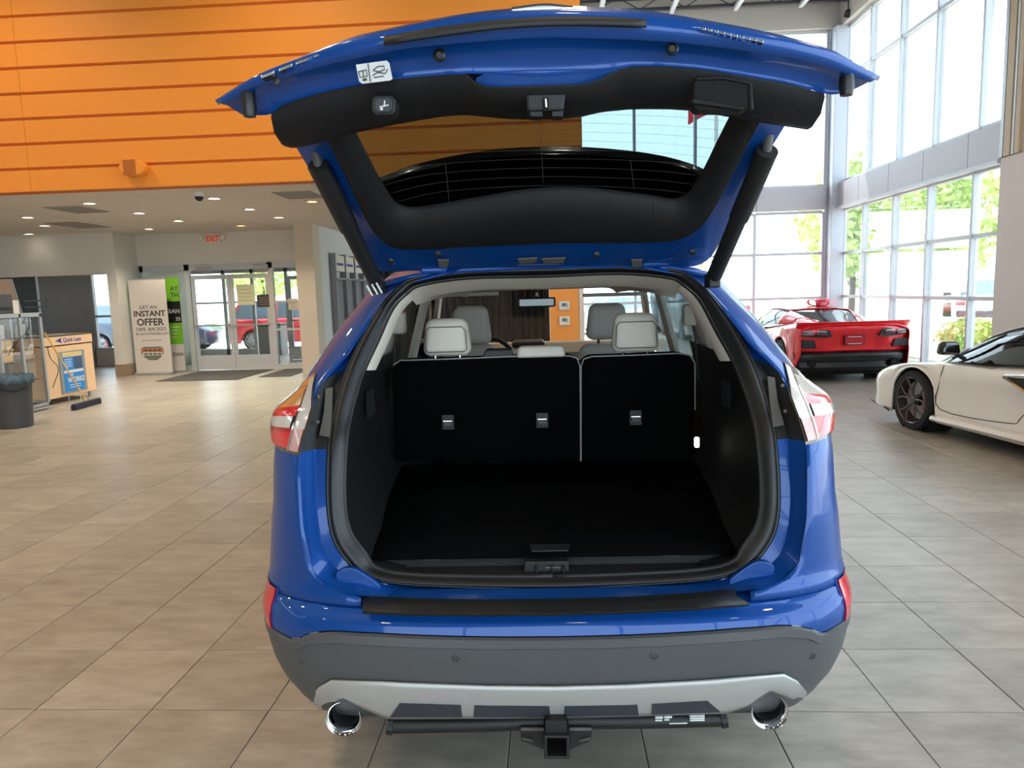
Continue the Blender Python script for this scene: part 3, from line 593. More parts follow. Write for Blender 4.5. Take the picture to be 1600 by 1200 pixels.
# warning label on the crossbar
M_lab = mat('white_print', (214, 214, 210), .6, noise=.15, scale=700)
for x0, x1, y0, y1 in ((1024,1036,1120,1123),(1024,1035,1125,1127),(1038,1050,1119.5,1122.5),(1038,1046,1124.5,1126),(1046,1074,1130,1131.5),(1078,1101,1118,1120),(1078,1101,1121.5,1123.5),(1078,1101,1125,1127)):
    MB().prism([at_v(x0, y0, .0665), at_v(x1, y0 - .4, .0665), at_v(x1, y1 - .4, .0665), at_v(x0, y1, .0665)], (0, .012, 0)).build('warning_print', M_lab, hit)
rc = MB(); P = lambda x, y, v=-.02: at_v(x, y, v)
oq = [P(850,1150), P(890,1150), P(890,1186), P(850,1186)]; iq = [P(855,1154), P(885,1154), P(885,1182), P(855,1182)]
dv = Vector((0, .16, 0))
rc.grid([[p + dv for p in oq], oq, iq, [p + dv for p in iq]], True); rc.build('hitch_receiver', M_black, hit, bevel=.002)
MB().prism([p + Vector((0, .1, 0)) for p in iq], (0, .01, 0)).build('receiver_plug', mat('rusty_amber', (120, 96, 52), .6, noise=.3, scale=60), hit)
for sgn, xs in ((-1, (812, 850)), (1, (926, 890))):
    ol = [(xs[0], 1137), (xs[1], 1137), (xs[1], 1172), (xs[0] - sgn * 3, 1158)]
    MB().prism([at_v(x, y, .05) for x, y in ol], (0, .008, 0)).build('chain_plate', M_black, hit, bevel=.002)
    MB().tube([at_v(xs[0] - sgn * 4, 1152, .045), at_v(xs[0] - sgn * 20, 1156, .045)], .0095, 10, True, .004).build('chain_slot', M_grey, hit)
    MB().tube([at_v(xs[0] - sgn * 2, 1139, .045), at_v(xs[1], 1139, .045)], .006, 8).build('weld_edge', M_grey, hit)
MB().box((-.035, .0, at_v(866, 1150, 0).z - .002), (.03, .12, at_v(866, 1126, 0).z)).build('receiver_neck', M_black, hit)
# ---- cargo bay
bay = empty('cargo_bay'); bay.parent = suv
ZF0, ZF1, VS = .825, .885, 1.22
SEAT = lambda z: 1.22 - .22 * (z - .88) / .52
fl_ = MB().grid([[Vector((u, v, z)) for u in (-.70, -.4, 0, .4, .70)] for v, z in ((.235, ZF0 - .004), (.45, ZF0 + .01), (.8, ZF0 + .035), (1.26, ZF1))]).build('cargo_floor', M_carpet, bay, smooth=True, thick=.01, off=-1)
sidx = [i for i in range(2, 11)]
for s in (1, -1):
    r0 = [AI[i] for i in sidx]; rows = [r0, [p + Vector((.012, .03, 0)) for p in r0]]
    for v, k in ((.5, .03), (.85, .045), (1.3, .06)):
        rows.append([Vector((min(max(p.x + k, .60 if j > 1 else p.x), .74), v + (.12 if p.z > 1.2 else 0), max(p.z, ZF0 - .01 + .05 * (v - .25)) if j > 0 else ZF0 - .01 + .05 * (v - .25))) for j, p in enumerate(r0)])
    st = MB().grid([[Vector((s * p.x, p.y, p.z)) for p in r] for r in rows]).build('cargo_side_trim', M_trim, bay, smooth=True)
    # top ledge of the side trim, vents and pocket
    zt_ = AI[10].z; pass
    for k in range(5): MB().box((s * (.676), .62 + .022 * k, zt_ - .20), (s * .668, .632 + .022 * k, zt_ - .10)).build('vent_slot', M_dark, st)
p = at_v(1088, 691, .95); MB().box((p.x - .008, .94, p.z - .022), (p.x + .012, .96, p.z + .022)).build('cargo_lamp', mat('cargo_lamp_lens', (250, 246, 235), .4, emit=(255, 250, 238), estr=3), bay, bevel=.006)
sill = MB().grid([[Vector((u, v, z)) for u in (-.60, -.3, 0, .3, .60)] for v, z in ((A[0].y + .01, AI[0].z - .004), (A[0].y + .04, AI[0].z + .008), (.245, AI[0].z + .012), (.26, ZF0 - .01))]).build('sill_trim', M_trim, bay, smooth=True)
q = [at_v(x, y, .20) for x, y in [(819,878),(889,877),(889,898),(819,899)]]; MB().prism(q, (0, .03, 0)).build('latch_cover', M_black, sill, bevel=.004)
for x in (838, 862, 880): MB().tube([at_v(x, 884, .195), at_v(x, 897, .195)], .006, 8).build('latch_peg', M_rubber, sill)
MB().tube([at_v(852, 887, .193), at_v(876, 886.5, .193)], .0035, 6).build('striker_bar', M_grey, sill)
q = [at_w(x, y, ZF0 + .012) for x, y in [(827,853),(891,852),(888,862),(830,863)]]; MB().prism(q, (0, 0, .006)).build('floor_handle', M_black, fl_, bevel=.002)
for x, y in ((675, 873), (1050, 867)): p = at_v(x, y, .245); MB().tube([p + Vector((-.03, 0, 0)), p + Vector((.03, 0, 0))], .005, 6).build('tie_down_loop', M_grey, fl_)
# ---- rear seat
def seatpoly(q): return [on_surf(x, y, lambda u, z: SEAT(z)) for x, y in q]
def rnd(q, n=4): 
    return q
rs = empty('rear_seat'); rs.parent = suv
sL = seatpoly([(618,722),(613,640),(611,585),(615,570),(626,563),(700,561),(800,557),(890,556),(902,560),(906,572),(907,640),(907,720)])
sR = seatpoly([(908,720),(908,640),(908,572),(912,561),(924,557),(990,555),(1060,552),(1078,555),(1086,568),(1086,640),(1080,722)])
for i, ol in enumerate((sL, sR)):
    sb = MB().prism(ol, (0, .13, 0)).build('seat_back', M_carpet, rs, bevel=.018, seg=3, smooth=True)
    MB().tube([p + Vector((0, -.001, 0)) for p in (ol[3:] if i == 0 else ol[:-1])], .0028, 6).build('piping', M_pipe, sb, smooth=True)
for k, (x, y) in enumerate(((700,656),(847,653),(993,649))):
    c = on_surf(x, y, lambda u, z: SEAT(z)); c.y -= .004
    h = MB().box((c.x - .028, c.y - .006, c.z - .045), (c.x + .028, c.y + .02, c.z + .045)).build('release_handle', M_black, rs, bevel=.004)
    MB().box((c.x - .018, c.y - .012, c.z - .026), (c.x + .018, c.y - .004, c.z - .008)).build('lever', M_grey, h, bevel=.002); MB().box((c.x - .02, c.y - .010, c.z - .006), (c.x + .02, c.y - .006, c.z - .001)).build('lever_edge', M_chrome, h)
def pillow(name, c, size, m, par, taper=.85, tilt=0, bev=None):
    x, y, z = [d / 2 for d in size]; R = Matrix.Translation(c) @ Matrix.Rotation(tilt, 4, 'X'); mb = MB()
    mb.add([R @ Vector(p) for p in [(-x,-y,-z),(x,-y,-z),(x,y,-z),(-x,y,-z),(-x*taper,-y*.8,z),(x*taper,-y*.8,z),(x*taper,y*.7,z),(-x*taper,y*.7,z)]], [(0,3,2,1),(4,5,6,7),(0,1,5,4),(1,2,6,5),(2,3,7,6),(3,0,4,7)])
    return mb.build(name, m, par, smooth='all', bevel=bev or min(size) * .32, seg=5)
def pxpillow(name, x0, y0, x1, y1, v, dep, m, par, taper=.85, posts=False):
    a = at_v(x0, y1, v); b = at_v(x1, y0, v); c = (a + b) / 2; c.y = v + dep / 2
    o = pillow(name, c, (b.x - a.x, dep, b.z - a.z), m, par, taper)
    wv, hv = b.x - a.x, b.z - a.z
    se = [(-.42, -.33), (-.40, .18), (-.33, .28), (.33, .28), (.40, .18), (.42, -.33), (.36, -.38), (-.36, -.38)]
    pts = [Vector((c.x + u * wv, v - .0015 + .006 * (w_ + .4), c.z + w_ * hv)) for u, w_ in se]
    if posts:
        MB().tube(pts + [pts[0]], .0022, 5).build('stitching', M_grey, o)
        for u in (-.25, .25): MB().tube([(c.x + u * wv, v + .035, a.z + .01), (c.x + u * wv, v + .035, a.z - .014)], .0055, 8).build('post', M_chrome, o)
    return o
pxpillow('headrest', 659, 497, 734, 558, .98, .11, M_beige, rs, .84, True); pxpillow('headrest', 956, 488, 1033, 552, .98, .11, M_beige, rs, .84, True); pxpillow('headrest', 806, 540, 884, 560, .99, .10, M_beige, rs, .9)
q = [at_v(x, y, 1.02) for x, y in [(752,562),(758,547),(800,546),(806,560)]]; MB().prism(q, (0, .1, 0)).build('belt_outlet', M_black, rs, bevel=.006)
MB().box((-.68, 1.17, 1.15), (.64, 1.27, 1.36)).build('seat_shoulder', M_trim, rs, bevel=.03, seg=3)
# ---- front cabin
cab = empty('cabin'); cab.parent = suv
for x0, y0, x1, y1, xs0, ys0, xs1 in ((702,477,766,540,680,538,792), (916,473,984,532,893,536,1006)):
    fs = empty('front_seat'); fs.parent = suv; pxpillow('headrest', x0, y0, x1, y1, 1.95, .12, M_beige, fs, .8)
    a = at_v(xs0, 640, 1.93); b = at_v(xs1, ys0, 1.93); c = (a + b) / 2; c.y = 2.0; pillow('backrest', c, (b.x - a.x, .16, b.z - a.z), M_beige, fs, .72)
    for k in (-.05, .05): cx_ = (at_v(x0, y1, 1.97).x + at_v(x1, y1, 1.97).x) / 2 + k; MB().tube([(cx_, 2.0, b.z - .03), (cx_, 2.0, b.z + .06)], .007, 8).build('post', M_black, fs)
a = at_v(809, 481, 2.55); b = at_v(868, 464, 2.55); mirr = pillow('rear_view_mirror', Vector(((a.x+b.x)/2, 2.57, (a.z+b.z)/2)), (b.x - a.x, .04, b.z - a.z), M_black, cab, 1, 0, .012)
MB().box((a.x + .012, 2.545, a.z + .01), (b.x - .012, 2.552, b.z - .01)).build('mirror_glass', mat('mirror_face', (84, 86, 84), .1, .6, flake=.02, scale=9), mirr); MB().tube([((a.x+b.x)/2, 2.58, b.z), ((a.x+b.x)/2, 2.72, 1.66)], .01, 8).build('mirror_stem', M_black, mirr)
dz = at_v(840, 533, 3.0).z
dash = MB().grid([[Vector((u, v, z)) for u in (-.74, -.3, 0, .3, .74)] for v, z in ((2.75, dz - .35), (2.75, dz - .06), (2.82, dz), (3.2, dz - .015), (3.45, dz - .08))]).build('dashboard', mat('tan_dash', (168, 152, 132), .7, noise=.05, scale=80), cab, smooth=True)
MB().box((-.2, 2.78, dz - .03), (.02, 3.0, dz + .015)).build('dash_screen', M_black, dash, bevel=.02, seg=3)
c = at_v(762, 575, 2.5); sw = MB().tube([c + Vector((.185 * math.cos(t), .06 * math.sin(t), .185 * math.sin(t))) for t in [2 * math.pi * i / 28 for i in range(29)]], .014, 8).build('steering_wheel', M_black, cab, smooth=True); MB().tube([c + Vector((-.18, 0, 0)), c + Vector((.18, 0, 0))], .02, 6).build('spoke', M_black, sw); MB().tube([c, c + Vector((0, .35, -.05))], .03, 8).build('column', M_black, sw)
# ---- headliner, pillars
htop = [AI[i] for i in range(13, 17)]; half = catmull(htop, 3); fullh = half + [mir(p) for p in half[-2::-1]]
hl = MB().grid([fullh, [p + Vector((0, .03, -.006)) for p in fullh], [Vector((p.x * .99, .80, p.z - .04 - .008)) for p in fullh], [Vector((p.x * .98, 1.3, min(p.z - .03, 1.70))) for p in fullh], [Vector((p.x * .97, 2.0, min(p.z - .02, 1.705))) for p in fullh], [Vector((p.x * .95, 2.62, min(p.z - .03, 1.685))) for p in fullh]]).build('headliner', M_beiget, cab, smooth=True)
for s in (1, -1): 
    a = at_v(730 if s < 0 else 960, 462, 2.6); MB().box((a.x - .2, 2.55, a.z - .004), (a.x + .2, 2.62, a.z + .02)).build('sun_visor', M_beiget, cab, bevel=.006)
for s in (1, -1):
    r0 = [AI[i] for i in range(10, 14)]; r0 = catmull(r0, 3)
    MB().grid([[Vector((s * p.x, p.y, p.z)) for p in r] for r in (r0, [ins(p, .012) + Vector((0, .02, 0)) for p in r0], [ins(p, .022) + Vector((0, .10, -.005)) for p in r0], [ins(p, .004) + Vector((.0, .2, -.01)) for p in r0])]).build('rear_pillar_trim', M_beiget, cab, smooth=True)
    def wallstrip(name, v0, v1, v2, v3, m, zb=1.20, zt=1.69, th=.03, du=0):   # side strip from beltline to roof rail
        lo_, hi_ = .80 + du, .66 + du
        pts = [(s * lo_, v0, zb), (s * lo_, v1, zb), (s * hi_, v3, zt), (s * hi_, v2, zt)]
        return MB().prism(pts, (s * -th, 0, 0)).build(name, m, cab, bevel=.006)
    wallstrip('centre_pillar_trim', 1.22, 1.42, 1.02, 1.20, M_beiget); wallstrip('centre_pillar_trim', 2.02, 2.2, 1.98, 2.12, M_beiget); wallstrip('window_frame', 1.06, 1.16, .86, .96, M_black, du=.01)
    wallstrip('front_pillar_trim', 3.12, 3.26, 2.52, 2.66, M_beiget, zb=1.28)
    MB().box((s * .60, .95, 1.655), (s * .69, 2.6, 1.71)).build('roof_rail_trim', M_beiget, cab, bevel=.02, seg=3)
    MB().box((s * .78, .9, .5), (s * .84, 3.3, 1.22)).build('door_card', M_trim, cab, bevel=.02)
    gb = MB().tube([(s * .66, 1.28, 1.58), (s * .685, 1.26, 1.45), (s * .70, 1.26, 1.25)], .022, 6, True, .003).build('seat_belt', M_grey, cab)
    MB().box((s * .63, 1.22, 1.50), (s * .69, 1.30, 1.60)).build('belt_guide', M_beiget, cab, bevel=.015, seg=3)
# ---- outer shell forward of the tailgate
arch = lambda v, c, R: math.sqrt(max(0, R*R - (v-c)**2))
def sill_z(v):
    z = .30
    for c in (.98, 3.82):
        if abs(v - c) < .42: z = max(z, .36 + arch(v, c, .42))
    return z
for s in (1, -1):
    rows = []; vs = sorted(set([.50 + .06 * i for i in range(72)]))
    for v in vs:
        w0 = smooth_tab([(.5,.985),(1,.99),(2.4,.975),(3.8,.98),(4.4,.90),(4.8,.66)], v); zb = sill_z(v); zt_ = smooth_tab([(.5,1.16),(1.5,1.17),(3.0,1.14),(4.2,1.04),(4.8,.80)], v)
        rows.append([Vector((s * (w0 - (.05 if k < .12 else 0) - .05 * max(0, k - .8) / .2), v, zb + (zt_ - zb) * k)) for k in (0, .1, .3, .55, .8, .92, 1)])
    MB().grid(rows).build('body_side', M_blue, suv, smooth=True, thick=.01)
    for c in (.98, 3.82):
        X = Matrix.Translation((s * .80, c, .36)) @ Matrix.Rotation(math.pi/2 * s, 4, 'Y')
        wl_ = MB().lathe([(.23,-.11),(.33,-.11),(.36,-.08),(.36,.08),(.33,.11),(.25,.11),(.24,.06)], X, 32, False).build('wheel', M_rubber, suv, smooth=True)
        MB().lathe([(.25,.10),(.23,.08),(.2,.05),(.05,.07),(0,.08)], X, 10, False).build('rim', M_alu, wl_)
        MB().lathe([(.41,-.1),(.41,.10)], X, 24, False).build('wheel_arch_liner', M_dark, suv)
    # side glass and roof rail
    MB().prism([(s * .815, .80, 1.18), (s * .815, 3.1, 1.18), (s * .685, 2.6, 1.70), (s * .685, .78, 1.66)], (s * .006, 0, 0)).build('side_glass', M_tint, suv)
    MB().prism([(s * .90, .52, 1.15), (s * .90, 3.4, 1.13), (s * .825, 3.2, 1.18), (s * .825, .62, 1.18)], (0, 0, -.02)).build('belt_moulding', M_blue, suv)
roofr = []
for v in (.62, .9, 1.4, 2.0, 2.5, 2.68):
    zc = smooth_tab([(.62, A[-1].z + .014), (1.4, 1.80), (2.2, 1.795), (2.68, 1.73)], v); wv = smooth_tab([(.62,.60),(1.4,.68),(2.68,.66)], v)
    roofr.append([Vector((wv * t, v, zc - .05 * abs(t) ** 3)) for t in (-1, -.8, -.5, 0, .5, .8, 1)])
MB().grid(roofr).build('roof', M_blue, suv, smooth=True, thick=.02, off=-1)
for s in (1, -1): MB().prism([(s * .58, .85, 1.72), (s * .66, 2.66, 1.68), (s * .70, 2.66, 1.70), (s * .68, .85, 1.69)], (0, 0, .03)).build('roof_side_rail', M_blue, suv)
MB().grid([[Vector((x, 2.66, 1.70)) for x in (-.66, 0, .66)], [Vector((x, 3.05, 1.42)) for x in (-.72, 0, .72)], [Vector((x, 3.42, 1.15)) for x in (-.78, 0, .78)]]).build('windshield', M_glass, suv)
MB().grid([[Vector((w0 * t, v, z - .06 * t * t)) for t in (-1, -.6, 0, .6, 1)] for v, z, w0 in ((3.42, 1.16, .86), (3.9, 1.12, .86), (4.4, 1.03, .82), (4.75, .85, .7), (4.8, .4, .7))]).build('hood', M_blue, suv, smooth=True, thick=.01)
MB().box((-.75, .55, .26), (.75, 4.5, .40)).build('underbody', M_dark, suv)
# ---- raised tailgate (a part of the SUV; its pieces are sub-parts)
tg = empty('tailgate'); tg.parent = suv; tag(tg, 'raised blue tailgate with black inner trim and tinted window')
HV, HZ, GA = .60, 1.742, math.radians(32.2)
gd = Vector((0, -math.cos(GA), math.sin(GA))); gn = Vector((0, math.sin(GA), math.cos(GA)))      # glass plane: along, outward
def on_g(x, y, off=0):
    d = ldir(x, y); o = Vector((0, HV, HZ)) + gn * off; t = (o - CO).dot(gn) / d.dot(gn); return CO + d * t
def bowed(px_, v0, bow=.16, pw=2.5):
    out = []
    for q in px_:
        p = at_v(*q, v0)
        for _ in range(6): p = at_v(*q, v0 + bow * (abs(p.x) / .8) ** pw)
        out.append(p)
    return out
ca_px = [(341,164),(372,143),(405,119),(470,92),(547,62),(596,50),(680,32),(760,20),(850,13),(930,14),(1006,19),(1094,33),(1196,52),(1265,70),(1306,84),(1345,108),(1371,127)]
cb_px = [(352,163),(380,147),(431,126),(485,109),(540,95),(592,84),(645,75),(740,66),(850,59),(940,61),(1000,63),(1080,69),(1196,84),(1250,94),(1290,104),(1325,117),(1358,128)]
cc_px = [(380,180),(402,180),(424,178),(446,162),(505,144),(560,133),(612,124),(730,115),(850,118),(966,108),(995,103),(1087,107),(1196,124),(1245,134),(1288,146),(1308,147),(1330,140)]
ca3, cb3, cc3 = bowed(ca_px, -.33), bowed(cb_px, -.365), bowed(cc_px, -.30)
back = [Vector((p.x * .97, .0, 2.185)) for p in ca3]
sk = MB().grid([catmull(r, 3) for r in (cb3, [b.lerp(a, .55) + Vector((0, -.03, 0)) for a, b in zip(ca3, cb3)], ca3, [a.lerp(b, .5) + Vector((0, 0, .03)) for a, b in zip(ca3, back)], back)])
sk.build('outer_skin', M_blue, tg, smooth='all', thick=.004, off=1)
MB().grid([catmull(r, 3) for r in (cb3, [b.lerp(c, .12) + Vector((0, .012, 0)) for b, c in zip(cb3, cc3)], [b.lerp(c, .6) + Vector((0, .03, 0)) for b, c in zip(cb3, cc3)], cc3)]).build('inner_panel', M_blue, tg, smooth='all')
# black inner trim pan along the lower edge
pt_px = [(424,178),(446,162),(505,144),(560,133),(610,124),(690,112),(725,114),(745,129),(775,135),(850,133),(905,131),(940,122),(966,108),(995,103),(1087,106),(1196,123),(1288,146)]
pb_px = [(446,229),(463,231),(512,220),(554,208),(612,196),(680,184),(722,180),(752,182),(795,186),(850,187),(900,184),(938,176),(965,173),(995,171),(1076,173),(1178,190),(1262,203)]
p1 = bowed(pt_px, -.295, .15); p2 = bowed(pb_px, -.13, .10)
rows = [p1, [a.lerp(b, .08) + Vector((0, -.012, -.004)) for a, b in zip(p1, p2)], [a.lerp(b, .5) + Vector((0, -.035, -.012)) for a, b in zip(p1, p2)], [a.lerp(b, .9) + Vector((0, -.02, -.006)) for a, b in zip(p1, p2)], p2, [p + Vector((0, .05, .06)) for p in p2]]
pan = MB().grid([catmull(r, 3) for r in rows]).build('lower_trim', M_trim, tg, smooth='all')
def panq(px_, v, d, name, m, par=None, bev=.004, **k):
    return MB().prism([at_v(x, y, v) for x, y in px_], (0, d, 0)).build(name, m, par or tg, bevel=bev, **k)
rr_ = lambda x0, y0, x1, y1, r: [(x0+r,y0),(x1-r,y0),(x1,y0+r),(x1,y1-r),(x1-r,y1),(x0+r,y1),(x0,y1-r),(x0,y0+r)]
bz = panq(rr_(580,148,618,179,6), -.268, .05, 'close_button', M_black); panq(rr_(585,152,613,175,5), -.275, .01, 'button_face', mat('button_grey', (44, 44, 46), .5, noise=.1, scale=100), bz, .002)
wm = M_lab
for q in ([(593,166),(607,163),(607,165),(593,168)], [(600,157),(602,157),(601,167),(599,167)], [(594,168),(598,168),(598,172),(594,172)]): panq(q, -.2775, .003, 'button_symbol', wm, bz, 0)
lb = panq([(820,139),(885,138),(881,172),(824,173)], -.275, .08, 'latch_box', M_black, None, .006)
panq([(828,172),(848,172),(848,182),(828,182)], -.265, .04, 'latch_tab', M_black, lb, .002); panq([(862,172),(880,172),(880,182),(862,182)], -.265, .04, 'latch_tab', M_black, lb, .002)
panq([(848,152),(857,152),(857,173),(848,173)], -.277, .01, 'latch_slot', M_dark, lb, 0); MB().tube([at_v(852, 155, -.285), at_v(853, 168, -.285)], .0035, 8).build('latch_hook', M_chrome, lb)
hp = panq(rr_(1084,122,1173,172,7), -.262, .05, 'pull_handle', M_dark, None, .003)
panq([(1083,153),(1163,166),(1161,172),(1080,161)], -.272, .03, 'handle_lip', M_trim, hp, .004); MB().tube([at_v(1088,123,-.262), at_v(1130,121,-.262), at_v(1172,130,-.262), at_v(1174,172,-.262)], .006, 8).build('handle_rim', M_trim, hp, smooth=True)
# instruction sticker
st_ = panq([(556,101),(604,94.5),(608,98),(613,123),(609,125.5),(566,130.5),(561,127)], -.333, .004, 'instruction_label', mat('white_sticker', (206, 206, 202), .5, noise=.03, scale=60), None, 0)
M_ink = mat('label_ink', (70, 72, 76), .6, noise=.1, scale=200)
def ink(pts, par, v=-.335, r=.0012): MB().tube([at_v(x, y, v) for x, y in pts], r, 5).build('printed_line', M_ink, par)
ink([(575,99),(579,128)], st_); ink([(560,112),(572,109),(574,119),(563,121),(560,112)], st_); ink([(567,110),(568,120)], st_)
ink([(583,110),(590,104),(600,103),(601,109),(592,112),(583,110)], st_); ink([(582,118),(590,113),(602,115),(606,108)], st_); ink([(584,121),(600,119)], st_); ink([(567,125),(573,124)], st_, r=.003)
# rubber stops and plugs
for x, y, v in ((687, 87, -.345), (1050, 77, -.345)):
    MB().lathe([(.014,0),(.014,.008),(.009,.012),(.007,.006),(0,.006)], Matrix.Translation(at_v(x, y, v)) @ Matrix.Rotation(math.pi/2, 4, 'X'), 20, False).build('rubber_plug', M_rubber, tg, smooth=True)
MB().lathe([(.008,0),(.008,.004),(0,.005)], Matrix.Translation(at_v(433, 127, -.30)) @ Matrix.Rotation(math.pi/2, 4, 'X'), 14, False).build('rubber_plug', M_rubber, tg)
for x, y in ((389, 164), (1323, 130)): c = at_v(x, y, -.235); MB().lathe([(.010,.05),(.016,.035),(.0175,-.01),(.014,-.028),(0,-.03)], Matrix.Translation(c), 16, False).build('bump_stop', M_rubber, tg, smooth=True)
# recessed bright strip between scallops
MB().grid([catmull(r, 3) for r in ([at_v(x, y, -.30) for x, y in [(744,122),(770,112),(850,108),(930,107),(965,105)]], [at_v(x, y, -.285) for x, y in [(744,131),(775,136),(850,134),(905,132),(965,116)]])]).build('scallop_strip', M_blue, tg, smooth=True)
# chrome and badge lettering on the outer skin edge
ch = [at_v(x, y, -.40) for x, y in [(596,52),(680,37),(760,26),(850,20),(930,20),(1006,24)]]; MB().tube(catmull([p + Vector((0, .03, 0)) for p in ch], 4), .004, 6).build('chrome_strip', M_chrome, tg, smooth=True)
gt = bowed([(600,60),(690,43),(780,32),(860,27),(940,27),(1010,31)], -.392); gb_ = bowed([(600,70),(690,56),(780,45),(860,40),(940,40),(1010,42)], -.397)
MB().grid([catmull(r, 3) for r in (gt, gb_)]).build('dark_reflection_strip', M_black, tg, smooth=True, thick=.006)  # black strip added to darken the skin like a dark reflection
MB().tube(catmull([at_v(x, y, -.33) for x, y in [(800,17),(850,11),(895,15)]], 4), .008, 8).build('emblem', M_chrome, tg, smooth=True)
for x in range(1096, 1190, 10): 
    y = 40 + (x - 1090) * .22; panq([(x, y), (x + 7, y + 1.5), (x + 7, y + 6), (x, y + 4.5)], -.372, .02, 'badge_letter', M_chrome, None, .001)
for x in (408, 436, 462, 490, 518):
    y = 119 - (x - 405) * .40; panq([(x, y), (x + 20, y - 8), (x + 20, y - 3), (x, y + 5)], -.325, .03, 'badge_letter', M_chrome, None, .001)
# window, side and upper trim on the glass plane
gi = [(528,165),(552,208),(570,243),(591,283),(606,308),(620,325),(640,331),(666,329),(750,315),(810,305),(869,300),(930,302),(1020,313),(1050,318),(1065,315),(1079,306),(1090,288),(1101,271),(1122,228),(1145,183),(1166,142)]
go = [(488,178),(512,220),(530,256),(550,297),(562,324),(575,350),(592,372),(627,390),(745,386),(810,383),(869,380),(930,380),(1028,379),(1062,374),(1084,364),(1104,345),(1120,320),(1136,290),(1160,244),(1186,194),(1206,156)]
gf = [(470,188),(494,232),(512,262),(533,305),(548,335),(563,362),(580,395),(600,414),(745,412),(810,411),(869,410),(930,410),(1028,409),(1080,408),(1101,392),(1120,352),(1133,328),(1148,298),(1174,250),(1202,200),(1224,160)]
ge = [(440,190),(464,232),(485,268),(512,322),(530,352),(550,386),(572,418),(600,424),(745,420),(810,419),(869,418),(930,418),(1028,417),(1085,416),(1112,400),(1134,360),(1148,333),(1164,302),(1190,255),(1222,204),(1246,162)]
G = [catmull([on_g(*q, o) for q in L], 3) for L, o in ((gi, -.005), (go, -.012), (gf, .01), (ge, .03))]
gm = [a.lerp(b, .35) - gn * .022 for a, b in zip(G[0], G[1])]; gm2 = [a.lerp(b, .8) - gn * .028 for a, b in zip(G[0], G[1])]
MB().grid([[p + gn * .02 for p in G[0]], G[0], gm, gm2, G[1]]).build('window_surround_trim', M_trim, tg, smooth='all')
MB().grid([[p + gn * .01 for p in G[1]], [a.lerp(b, .3) + gn * .012 for a, b in zip(G[1], G[2])], G[2], G[3]]).build('inner_frame', M_blue, tg, smooth=True)
ge2 = G[3]; MB().grid([ge2, [p + gn * .05 for p in ge2]]).build('frame_edge', M_black, tg, smooth=True)
# trim split seams
for x0, y0, x1, y1 in ((664, 330, 668, 388), (1021, 314, 1020, 379)): MB().tube([on_g(x0, y0, -.03), on_g((x0+x1)/2, (y0+y1)/2, -.04), on_g(x1, y1, -.03)], .0012, 5).build('trim_seam', M_dark, tg)
gl_ol = [on_g(*q, .02) for q in [(545,200),(570,243),(591,287),(606,312),(620,329),(645,335)] ] + [on_g(*q, .02) for q in [(750,319),(869,304),(950,307),(1050,322),(1068,318),(1090,290),(1122,232),(1150,178)]]
top = [on_g(x, y, .02) for x, y in [(1130,160),(1000,150),(850,160),(700,160),(560,190)]]
MB().prism(gl_ol + top, gn * .004).build('rear_window', M_tint, tg)
rw = tg.children[-1]; dl = MB()
for k in range(9):
    f = k / 8; yl = 205 + 112 * f; ya = 186 + 112 * f - 8; yr = 190 + 112 * f; xl = 553 + 62 * f; xr = 1140 - 66 * f
    dl.tube(catmull([on_g(*q, .017) for q in [(xl, yl), ((xl * 2 + 850) / 3, (yl + ya * 2) / 3), (850, ya), ((xr * 2 + 850) / 3, (yr + ya * 2) / 3), (xr, yr)]], 3), .0003, 4)
for x, y0, y1 in ((696, 255, 318), (843, 175, 285), (985, 250, 296)): dl.tube([on_g(x, y0, .016), on_g(x + 6, y1, .016)], .0005, 4)
tag(dl.build('defroster_lines', M_grey, rw), 'thin defroster wires', kind='stuff')
# spoiler over the top of the window
sp_px = [(585,290),(600,286),(650,268),(740,250),(845,241),(950,244),(1040,256),(1100,275),(1112,290)]
s1 = [on_g(*q, .06) for q in sp_px]; hz = [Vector((p.x * .95, HV - .02, HZ + .05)) for p in s1]
MB().grid([catmull(r, 3) for r in (s1, [p + gn * .03 for p in s1], [a.lerp(b, .5) + gn * .06 for a, b in zip(s1, hz)], [p + Vector((0, 0, .04)) for p in hz], hz, [a.lerp(b, .55) for a, b in zip(s1, hz)], s1)]).build('roof_spoiler', mat('gloss_black', (10, 10, 12), .2, 0, .8, noise=.2, scale=40), tg, smooth='all')
# fastenings on the hinge-side frame
for x, y in ((611, 408), (1082, 394), (684, 397), (932, 398)): MB().lathe([(.011,0),(.011,.004),(.005,.006),(0,.006)], Matrix.Translation(on_g(x, y, .004)) @ Matrix.Rotation(math.pi/2 + .4, 4, 'X'), 14, False).build('frame_bolt', M_rubber, tg)
for x in (693, 995): MB().prism([on_g(x - 9, 404, 0), on_g(x + 9, 404, 0), on_g(x + 7, 415, 0), on_g(x - 7, 415, 0)], -gn * .008).build('clip', M_grey, tg, bevel=.002)
for x0, x1 in ((808, 840), (846, 884)): MB().prism([on_g(x0, 403, 0), on_g(x1, 401, 0), on_g(x1 - 4, 409, 0), on_g(x0 + 4, 410, 0)], -gn * .006).build('cable_cover', M_grey, tg, bevel=.002)
